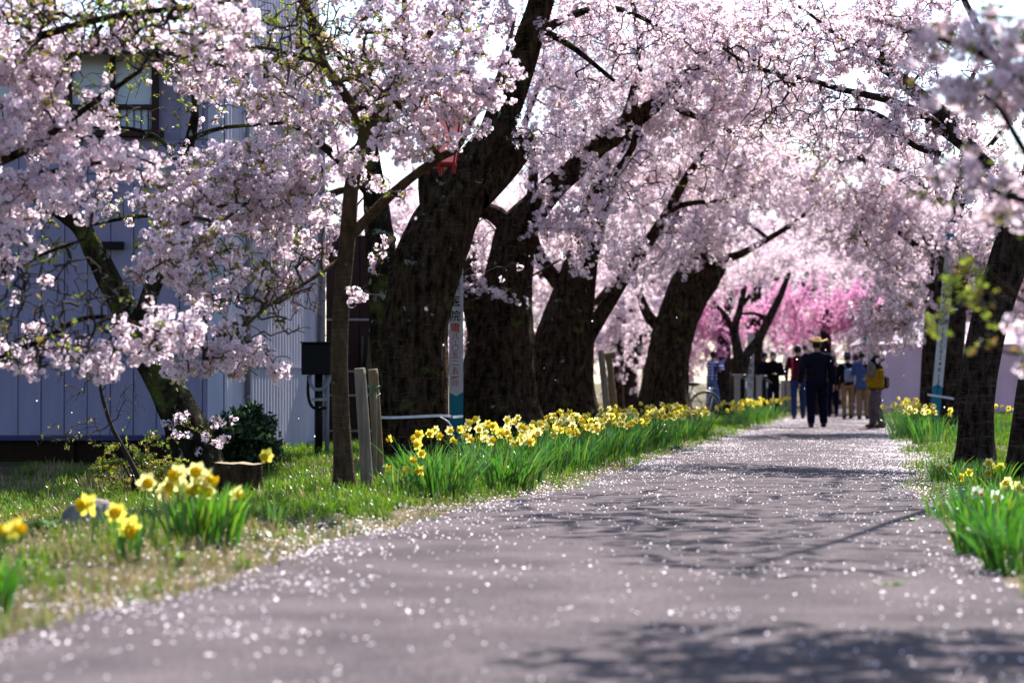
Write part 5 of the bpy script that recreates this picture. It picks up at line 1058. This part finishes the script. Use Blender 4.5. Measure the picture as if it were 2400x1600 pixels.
# ------------------------------------------------------------------ bicycle
M_CHROME = mat('bicycle_silver', (.55, .55, .58), .25, metal=.9); M_RUBBER = mat('tyre_rubber', (.012, .012, .012), .8)
def bicycle(x, y, rz):
    rt = empty('bicycle', (x, y, gz(x, y))); rt.rotation_euler = (0, -.10 * 0, rz); tag(rt, 'silver city bicycle leaning by the sawn off trunk', 'bicycle'); R_ = .33
    for wx in (0, -1.05):
        ring = [(wx + R_ * math.cos(a), 0, R_ + R_ * math.sin(a)) for a in np.linspace(0, 2 * math.pi, 41)]; wh = MB().tube(ring, .016, 8, False).obj('wheel', M_RUBBER, rt, True)
        MB().tube([(wx + (R_ - .025) * math.cos(a), 0, R_ + (R_ - .025) * math.sin(a)) for a in np.linspace(0, 2 * math.pi, 41)], .010, 6, False).obj('rim', M_CHROME, wh, True)
        sp_ = MB(); [sp_.tube([(wx, .02 * (-1) ** k, R_), (wx + (R_ - .03) * math.cos(k * math.pi / 14), 0, R_ + (R_ - .03) * math.sin(k * math.pi / 14))], .0016, 4) for k in range(28)]; sp_.obj('spokes', M_CHROME, wh)
        MB().tube([(wx, -.05, R_), (wx, .05, R_)], .022, 10).obj('hub', M_CHROME, wh, True)
        arc = [(wx + (R_ + .035) * math.cos(a), 0, R_ + (R_ + .035) * math.sin(a)) for a in np.linspace(-.15, math.pi * .95, 24)]; MB().tube(arc, .006, 8, ry=[.026] * 24).obj('mudguard', M_CHROME, rt, True)
    bb = (-.42, 0, .29); seat = (-.26, 0, .78); head = (-.86, 0, .86); hb_ = (-.90, 0, .66)
    fr = MB(); [fr.tube([a, c], r_, 10) for a, c, r_ in ((bb, seat, .016), (bb, hb_, .02), ((-.30, 0, .62), head, .016), (head, hb_, .02), (hb_, (-1.05, 0, R_), .014))]
    for s_ in (-.05, .05): fr.tube([(0, s_, R_), (bb[0], s_ * .5, bb[2])], .010, 8); fr.tube([(0, s_, R_), (-.28, s_ * .5, .68)], .009, 8)
    fr.obj('frame', M_CHROME, rt, True); MB().ball((-.24, 0, .83), (.13, .08, .045)).obj('saddle', M_BLACK, rt, True)
    MB().tube(spline([(-.76, -.28, .98), (-.84, -.20, 1.0), (-.87, 0, .98), (-.84, .20, 1.0), (-.76, .28, .98)], [1] * 5, .05)[0], .012, 8).obj('handlebar', M_CHROME, rt, True)
    rk = MB(); [rk.tube([(-.14, s_, .74), (.26, s_, .74)], .007, 6) for s_ in (-.07, 0, .07)]; [rk.tube([(.16, s_, .74), (0, s_, R_)], .007, 6) for s_ in (-.07, .07)]; rk.obj('rear_rack', M_CHROME, rt, True)
    bk = MB(); [bk.box((-1.10, 0, z), (.30 - (.9 - z) * .2, .34 - (.9 - z) * .2, .012)) for z in (.72, .78, .84, .90, .96)]; bk.obj('basket', M_BLACK, rt)
    cr_ = MB(); cr_.lathe([(.09, -.003), (.09, .003)], bb, 20, M=Matrix.Rotation(math.pi / 2, 3, 'X')); cr_.tube([(bb[0], -.06, bb[2]), (bb[0] + .1, -.06, bb[2] - .13)], .009, 6); cr_.obj('crank', M_CHROME, rt, True)
bicycle(P(1652, 893, 51.5).x, 51.5, .12)

# ------------------------------------------------------------------ people
M_SKIN = mat('skin', (.52, .31, .23), .6, (.46, .27, .20), 6); M_HAIR = mat('black_hair', (.012, .010, .010), .5); M_HAIRB = mat('brown_hair', (.07, .035, .02), .5)
M_MASK = mat('face_mask', (.78, .74, .78), .7); M_SHOE = mat('dark_shoe', (.02, .016, .016), .6); M_SHOEB = mat('brown_shoe', (.14, .05, .03), .6)
def cloth(n, c, s=20): return mat(n, c, .95, tuple(x * .65 for x in c), s, bump=.3, bscale=25, spec=.03)
def plaid(n, a, b_, sc):
    m, nt, N, L, bs = nodes_of(n); setp(bs, Roughness=.95); bs.inputs['Specular IOR Level'].default_value = .03; tc = N.new('ShaderNodeTexCoord'); ws = []
    for ax in ('X', 'Z'):
        w = N.new('ShaderNodeTexWave'); w.bands_direction = ax; w.inputs['Scale'].default_value = sc; L.new(tc.outputs['Object'], w.inputs['Vector']); ws.append(w)
    ad = N.new('ShaderNodeMath'); ad.operation = 'MULTIPLY'; L.new(ws[0].outputs['Fac'], ad.inputs[0]); L.new(ws[1].outputs['Fac'], ad.inputs[1])
    r = N.new('ShaderNodeValToRGB'); r.color_ramp.elements[0].color = rgba(a); r.color_ramp.elements[1].color = rgba(b_); r.color_ramp.elements[0].position = .25; r.color_ramp.elements[1].position = .6; L.new(ad.outputs[0], r.inputs[0]); L.new(r.outputs[0], bs.inputs['Base Color']); return m
def person(label, px, d, H, face, top, bottom, shoe=M_SHOE, hair=M_HAIR, sleeve='long', arms=None, feet=((-.10, .02), (.10, -.04)), hairlen=0, loose=1.0, build=1.0, look=(0, 0), extras=None, lean=0.0, skirt=0.0, seed=0, mask=False):
    """body grown as one remeshed skin; local axes: x right, y facing, z up; 1.75 m before scaling"""
    x = P(px, 893, d).x; rt = empty('person', (x, d, max(0, gz(x, d)) + .012)); rt.rotation_euler = (0, 0, face); k = H / 1.75; rt.scale = (k, k, k); tag(rt, label, 'person', 'people on the path')
    B = build; mb = MB(); SK, TO, BO, SH = 0, 1, 2, 3
    def tl(z): return lean * max(0, z - .95)
    def loft(rings, mi, seg=20):
        v = []; f = []
        for (cx, cy, cz, rx, ry) in rings:
            for j in range(seg): a = 2 * math.pi * j / seg; v.append((cx + rx * math.cos(a), cy + tl(cz) + ry * math.sin(a), cz))
        for i_ in range(len(rings) - 1):
            for j in range(seg): f.append((i_ * seg + j, i_ * seg + (j + 1) % seg, (i_ + 1) * seg + (j + 1) % seg, (i_ + 1) * seg + j))
        f.append(tuple(range(seg))[::-1]); f.append(tuple((len(rings) - 1) * seg + j for j in range(seg))); mb.add(v, f, mi)
    loft([(0, 0, .80, .150 * B, .105), (0, 0, .88, .172 * B, .122), (0, 0, .97, .168 * B, .12), (0, 0, 1.02, .158 * B, .112)], BO)
    loft([(0, 0, .90 - skirt * .2, (.176 + skirt * .05) * B, .128 + skirt * .04), (0, 0, 1.02, .168 * B, .124), (0, 0, 1.15, .168 * B, .120), (0, .0, 1.28, .188 * B, .125), (0, -.005, 1.38, .200 * B, .118), (0, -.01, 1.44, .170 * B, .095), (0, -.005, 1.49, .085, .075)], TO)
    loft([(0, .0, 1.44, .06, .062), (0, .005, 1.50, .056, .058), (0, .015, 1.57, .056, .062)], SK)
    lz = look[0]; Rh = Matrix.Rotation(lz, 3, 'Z') @ Matrix.Rotation(-look[1], 3, 'X'); hc = Vector((0, .02 + tl(1.65), 1.635))
    hp = lambda p: hc + Rh @ Vector(p)
    mb.ball(hc, (.076, .095, .112), Rh, SK, 18, 12); mb.ball(hp((0, .025, -.055)), (.058, .068, .062), Rh, SK); mb.ball(hp((0, .098, -.012)), (.013, .022, .024), Rh, SK)
    mb.ball(hp((0, .085, -.062)), (.026, .014, .010), Rh, SK)
    for s_ in (-1, 1): mb.ball(hp((s_ * .078, -.005, -.005)), (.010, .020, .032), Rh, SK)
    if arms is None: arms = [((-.27, -.02, 1.15), (-.27, .06, .90)), ((.27, -.02, 1.15), (.27, .06, .90))]
    for s_, (el, wr) in zip((-1, 1), arms):
        sh = Vector((s_ * .185 * B, -.005 + tl(1.42), 1.405)); el = Vector(el) + Vector((0, tl(el[2]), 0)); wr = Vector(wr) + Vector((0, tl(wr[2]), 0))
        c, r_ = spline([sh, el], [.068, .052], .06); mb.tube(c, [q * (1.08 * loose) for q in r_], 12, mi=TO); mb.ball(sh, .070, None, TO)
        c, r_ = spline([el, wr], [.050, .034], .06); mb.tube(c, [q * (1.1 * loose if sleeve == 'long' else 1) for q in r_], 12, mi=TO if sleeve == 'long' else SK); mb.ball(el, .052 * loose, None, TO)
        dr = (wr - el).normalized(); up_ = Vector((0, 1, 0)) if abs(dr.y) < .8 else Vector((0, 0, 1)); sd_ = dr.cross(up_).normalized(); fw = sd_.cross(dr).normalized(); pm = wr + dr * .05
        Mh = Matrix((sd_, fw, dr)).transposed(); mb.ball(pm, (.017, .040, .050), Mh, SK)
        for q_, (off, ln_) in enumerate(((-.030, .062), (-.010, .075), (.010, .080), (.030, .070))):
            a_ = pm + dr * .038 + fw * off; m2 = a_ + dr * ln_ * .55 + sd_ * (-s_) * .006; mb.tube([a_, m2, m2 + dr * ln_ * .40 + sd_ * (-s_) * .022], [.0095, .009, .0075], 8, mi=SK)
        a_ = pm - dr * .015 + fw * .036; mb.tube([a_, a_ + fw * .026 + dr * .028, a_ + fw * .032 + dr * .058], [.012, .010, .008], 8, mi=SK)
    for s_, (fx, fy) in zip((-1, 1), feet):
        hip = Vector((s_ * .088 * B, 0, .90)); an = Vector((fx, fy, .085)); kn = (hip + an) / 2 + Vector((0, .035 + abs(fy) * .1, .03))
        c, r_ = spline([hip, kn, an], [.098 * B, .078 * loose, .062 * loose], .07); mb.tube(c, r_, 16, mi=BO); mb.ball(hip, (.098 * B, .105, .10), None, BO)
        mb.ball((fx, fy + .055, .045), (.048, .125, .048), None, SH, 16, 10); mb.ball((fx, fy - .03, .06), (.045, .055, .06), None, SH)
    src = mb.mesh('source', [M_SKIN, top, bottom, shoe]); so = bpy.data.objects.new('source', src); COL.objects.link(so); rm = so.modifiers.new('r', 'REMESH'); rm.mode = 'VOXEL'; rm.voxel_size = .0105; rm.adaptivity = 0
    me = eval_mesh(so, 'body'); bvh = BVHTree.FromPolygons(mb.v, mb.f); bm = bmesh.new(); bm.from_mesh(me); bmesh.ops.smooth_vert(bm, verts=bm.verts, factor=.5, use_axis_x=True, use_axis_y=True, use_axis_z=True)
    for w in bm.verts:                                    # soft folds in the cloth
        i_ = bvh.find_nearest(w.co)[2]
        if i_ is not None and mb.m[i_] in (1, 2): w.co += w.normal * (.010 * noise.noise(Vector((w.co.x * 9, w.co.y * 9, w.co.z * 16)) + Vector((seed, 0, 0))))
    me2 = bpy.data.meshes.new('body')
    for fc in bm.faces: fc.smooth = True; i_ = bvh.find_nearest(fc.calc_center_median())[2]; fc.material_index = mb.m[i_] if i_ is not None else 0
    bm.to_mesh(me2); bm.free(); bpy.data.objects.remove(so); bpy.data.meshes.remove(me)
    for m in (M_SKIN, top, bottom, shoe): me2.materials.append(m)
    link('body', me2, rt)
    hr = MB(); V = []; F = []                             # hair shell, open over the face
    for i_ in range(9):
        t = math.pi * .66 * i_ / 8
        for j in range(20):
            a = 2 * math.pi * j / 20; fr_ = max(0, math.sin(a)); t2 = t * (1 - .42 * fr_ ** 2); rr = 1.10 + .03 * math.sin(j * 5 + i_ * 3); V.append(hp((.080 * rr * math.sin(t2) * math.cos(a), .098 * rr * math.sin(t2) * math.sin(a), .114 * rr * math.cos(t2))))
        if i_: F += [((i_ - 1) * 20 + j, (i_ - 1) * 20 + (j + 1) % 20, i_ * 20 + (j + 1) % 20, i_ * 20 + j) for j in range(20)]
    ho = link('hair', mesh('hair', V, F, hair, True), rt)
    if hairlen: 
        hl = MB(); c, r_ = spline([hp((0, -.07, .04)), hp((0, -.11, -.06)), hp((0, -.12, -.06 - hairlen))], [.075, .085, .035], .03); hl.tube(c, r_, 14, ry=[q * .55 for q in r_]); hl.obj('long_hair', hair, rt, True)
    for s_ in (-1, 1): MB().ball(hp((s_ * .030, .083, .012)), (.012, .008, .007), Rh, 0, 8, 6).obj('eye', M_INK, rt, True)
    if mask: MB().ball(hp((0, .050, -.048)), (.064, .064, .050), Rh).obj('face_mask', M_MASK, rt, True)
    if extras: extras(rt, hp, Rh)
    return rt
M_STRAW = mat('straw_hat', (.95, .70, .28), .8, (.75, .50, .16), 40, bump=.4, bscale=80)
def ex_hat(rt, hp, Rh):
    R2 = Rh; o_ = hp((0, 0, .045)); h = MB(); seg = 28; v = []; f = []
    prof = [(.205, .034), (.190, .024), (.125, .006), (.098, .004), (.094, .05), (.088, .085), (.074, .098), (.04, .088), (0.001, .084)]
    for i_, (r_, z_) in enumerate(prof):
        for j in range(seg):
            a = 2 * math.pi * j / seg; zz_ = z_ + (.040 * abs(math.cos(a)) ** 2 if i_ < 2 else 0) - (.012 * math.sin(a) ** 2 if i_ < 2 else 0); v.append(o_ + R2 @ Vector((r_ * math.cos(a) * (1.05 if i_ < 3 else .92), r_ * math.sin(a) * (1.0 if i_ < 3 else 1.08), zz_)))
        if i_: f += [((i_ - 1) * seg + j, (i_ - 1) * seg + (j + 1) % seg, i_ * seg + (j + 1) % seg, i_ * seg + j) for j in range(seg)]
    ho = link('straw_hat', mesh('straw_hat', v, f, M_STRAW, True), rt); sm = ho.modifiers.new('thickness', 'SOLIDIFY'); sm.thickness = .004
    bd = [o_ + R2 @ Vector((.101 * .92 * math.cos(a), .101 * 1.08 * math.sin(a), .018)) for a in np.linspace(0, 6.283, 25)]; MB().tube(bd, .003, 6, False, ry=[.010] * 25).obj('hat_band', M_SHOEB, ho, True)
M_NAVYCH = plaid('dark_check_shirt', (.003, .003, .007), (.016, .016, .026), 8); M_NAVY = cloth('navy_trousers', (.008, .009, .028)); M_KHAKI = cloth('khaki_trousers', (.36, .22, .12)); M_PLUM = cloth('plum_grey_trousers', (.17, .115, .135))
M_BLK = cloth('black_jacket', (.008, .008, .011)); M_BLUES = cloth('blue_shirt', (.08, .12, .30)); M_DKRED = cloth('maroon_shirt', (.09, .015, .03)); M_JEANS = cloth('blue_jeans', (.035, .06, .17)); M_BLUEPL = plaid('blue_plaid_shirt', (.02, .03, .16), (.60, .60, .74), 3.6); M_LJEANS = cloth('light_jeans', (.12, .18, .42))
person('man in straw hat and dark checked shirt walking away on the path', 1915, 46.4, 1.70, .08, M_NAVYCH, M_NAVY, loose=1.2, build=1.24, feet=((-.13, -.06), (.15, .08)), arms=[((-.31, -.05, 1.14), (-.34, .02, .88)), ((.31, -.05, 1.14), (.33, -.02, .86))], extras=ex_hat, seed=1)
M_MUST = cloth('mustard_bag', (.38, .22, .015)); M_LEOP = mat('leopard_print', (.30, .24, .20), .8, (.03, .022, .02), 60, lo=.45, hi=.55); M_PINKF = mat('pink_hair_flower', (.75, .05, .15), .6)
def ex_bag(rt, hp, Rh):
    bg = MB(); bg.box((-.29, -.02, 1.02), (.10, .36, .40), bev=.03); bo = bg.obj('yellow_bag', M_MUST, rt); MB().tube(spline([(-.28, -.13, 1.20), (-.25, -.08, 1.36), (-.20, 0, 1.46), (-.22, .1, 1.36), (-.28, .12, 1.20)], [1] * 5, .05)[0], .012, 6).obj('strap', M_SHOEB, bo, True)
    MB().ball((-.35, .05, 1.20), (.05, .10, .17)).obj('leopard_pouch', M_LEOP, rt, True)
    MB().ball(hp((-.06, -.085, .05)), (.030, .022, .032)).obj('hair_flower', M_PINKF, rt, True); MB().ball(hp((-.02, -.04, .115)), (.026, .024, .026)).obj('hair_flower', M_MASK, rt, True)
    MB().box((.06, -.17, .95), (.42, .10, .26), bev=.04).obj('jacket_tail', M_BLK, rt)
person('woman in black coat with yellow bag and pink flower in her hair', 2055, 45.6, 1.60, 1.25, M_BLK, M_PLUM, M_SHOEB, loose=1.25, build=1.28, hairlen=.22, feet=((-.10, -.12), (.12, .10)), arms=[((-.28, .10, 1.18), (-.16, .20, 1.34)), ((.28, -.02, 1.15), (.24, .18, 1.05))], extras=ex_bag, look=(.1, .15), seed=2, skirt=.5)
def ex_vest(rt, hp, Rh): MB().tube([(-.13, -.125, 1.44), (-.13, -.14, 1.2), (-.14, -.13, .98)], .022, 8, ry=[.012] * 3).obj('red_strap', mat('red_strap', (.65, .02, .06), .7), rt, True)
person('man in maroon shirt with red strap walking away, left of the hat', 1870, 57, 1.74, -.1, M_DKRED, M_JEANS, M_SHOEB, feet=((-.09, -.20), (.12, .14)), extras=ex_vest, seed=3)
M_GREYB = cloth('grey_backpack', (.34, .37, .48)); M_GHAT = cloth('grey_bucket_hat', (.10, .08, .11))
def ex_pack(rt, hp, Rh):
    bp = MB().box((0, -.19, 1.16), (.27, .13, .36), bev=.05).obj('backpack', M_GREYB, rt); MB().box((0, -.265, 1.09), (.20, .04, .17), bev=.02).obj('pocket', M_GREYB, bp)
    for s_ in (-1, 1): MB().tube([(s_ * .07, -.14, 1.32), (s_ * .12, -.10, 1.44), (s_ * .12, .02, 1.49), (s_ * .13, .12, 1.38), (s_ * .15, .10, 1.1)], .016, 6, ry=[.008] * 5).obj('strap', M_GREYB, bp, True)
    bucket(rt, hp, Rh, M_GHAT)
def bucket(rt, hp, Rh, m):
    v = MB(); v.lathe([(.135, -.005), (.130, 0), (.098, .045), (.090, .11), (.06, .122), (.001, .124)], hp((0, 0, .02)), 22, M=Rh, sy=1.1); v.obj('bucket_hat', m, rt, True)
person('woman with grey backpack, bucket hat and khaki trousers walking away', 1987, 56.7, 1.55, .1, M_BLK, M_KHAKI, feet=((-.11, -.08), (.11, .08)), loose=.92, extras=ex_pack, seed=4)
person('dark haired woman in blue shirt with khaki trousers beside the backpack wearer', 2022, 56.2, 1.61, -.35, M_BLUES, M_KHAKI, loose=1.1, feet=((-.09, .0), (.10, .05)), arms=[((-.26, .06, 1.16), (-.2, .26, 1.16)), ((.26, .06, 1.16), (.2, .26, 1.14))], skirt=.6, seed=5, hairlen=.05)
person('masked person in black facing the camera, hands held together', 1812, 60, 1.62, math.pi, M_BLK, M_NAVY, hair=M_HAIRB, mask=True, arms=[((-.26, .05, 1.14), (-.06, .24, 1.14)), ((.26, .05, 1.14), (.15, .24, .98))], seed=6)
person('masked person in dark clothes behind the second bollard, turned right', 1790, 62, 1.60, -2.2, M_NAVY, M_NAVY, mask=True, seed=7)
def ex_cam(rt, hp, Rh):
    cb = MB().box((0, .30, 1.56), (.13, .07, .09), bev=.012).obj('camera_body', M_BLACK, rt); MB().tube([(0, .33, 1.56), (0, .42, 1.565)], .035, 14).obj('lens', M_BLACK, cb, True)
person('photographer in blue plaid shirt holding a camera to the face', 1668, 60, 1.58, -1.1, M_BLUEPL, M_LJEANS, loose=1.1, arms=[((-.27, .16, 1.28), (-.07, .27, 1.48)), ((.27, .16, 1.28), (.07, .27, 1.48))], feet=((-.12, -.10), (.12, .10)), extras=ex_cam, lean=.06, seed=8)
def ex_bagr(rt, hp, Rh):
    bucket(rt, hp, Rh, cloth('plum_bucket_hat', (.09, .03, .05))); bo = MB().box((.27, .02, .64), (.14, .26, .34), bev=.02).obj('carrier_bag', mat('red_carrier', (.65, .07, .03), .6), rt)
    MB().box((.27, -.14, .64), (.142, .06, .30), bev=.01).obj('bag_side', M_MASK, bo); MB().tube([(.27, -.06, .80), (.27, 0, .92), (.27, .07, .80)], .007, 6).obj('bag_handle', M_MASK, bo, True)
person('small person in plum hat with red carrier bag behind the hat man', 1952, 60, 1.50, .0, M_BLK, M_NAVY, extras=ex_bagr, seed=9)
person('brown haired person in white shirt hidden between the two women', 2006, 62, 1.58, .2, cloth('white_shirt', (.62, .62, .68)), M_NAVY, hair=M_HAIRB, seed=10)

# ------------------------------------------------------------------ petals in the air
PM = []
for k in range(4):
    r = np.random.RandomState(700 + k); L, w = .009, .0075; PM.append(mesh('petal', [(-L, 0, 0), (-L * .1, w, .003), (L, w * .4, .001), (L * .78, 0, 0), (L, -w * .4, .001), (-L * .1, -w, .003 + r.uniform(0, .003))], [(0, 3, 2, 1), (0, 5, 4, 3)], M_BLOSSOM, cols=c4([(.94, .80, .87)] * 6)))
fall = [(975, 512, 14.5), (998, 724, 12.5), (1093, 648, 24), (1040, 808, 22), (1302, 890, 24), (1291, 976, 19), (1275, 862, 24), (1586, 744, 25), (1636, 782, 25), (1547, 942, 25), (1935, 820, 21), (1868, 842, 23), (1947, 846, 23), (1885, 910, 24), (2118, 828, 22), (2118, 880, 24), (2107, 932, 23), (2055, 915, 25), (2002, 948, 25), (2068, 938, 25), (1735, 946, 24), (85, 862, 20), (86, 938, 20), (168, 966, 22), (388, 1056, 22), (186, 1013, 22), (660, 914, 24), (738, 1022, 24), (969, 1026, 22), (1388, 752, 26), (1700, 770, 27), (1760, 838, 27), (1840, 870, 26), (2188, 955, 22), (2214, 954, 21), (1240, 600, 24), (700, 980, 23), (1316, 436, 20), (1440, 220, 15)]
for i, (px, py_, d) in enumerate(fall):
    r = np.random.RandomState(i); o = link('drifting_petal', PM[i % 4], None, None, P(px, py_, d)); o.rotation_euler = tuple(r.uniform(0, 6.28, 3)); s = r.uniform(.8, 1.25); o.scale = (s, s, s)
    where = 'over the lavender wall at left' if px < 560 else 'before the corrugated wall' if px < 800 else 'before the first old trunk' if px < 1060 else 'before the second old trunk' if px < 1250 else 'before the third old trunk' if px < 1400 else 'before the sawn off trunk' if px < 1650 else 'near the bollards' if px < 1800 else 'over the man in the straw hat' if px < 1960 else 'before the tent and the women' if px < 2140 else 'before the leaning plank tree'
    tag(o, 'large blurred pale petal falling lowest %s' % where if i == 1 else 'single pale cherry petal drifting in mid-air %s' % where, 'petal', 'petals drifting in the air')
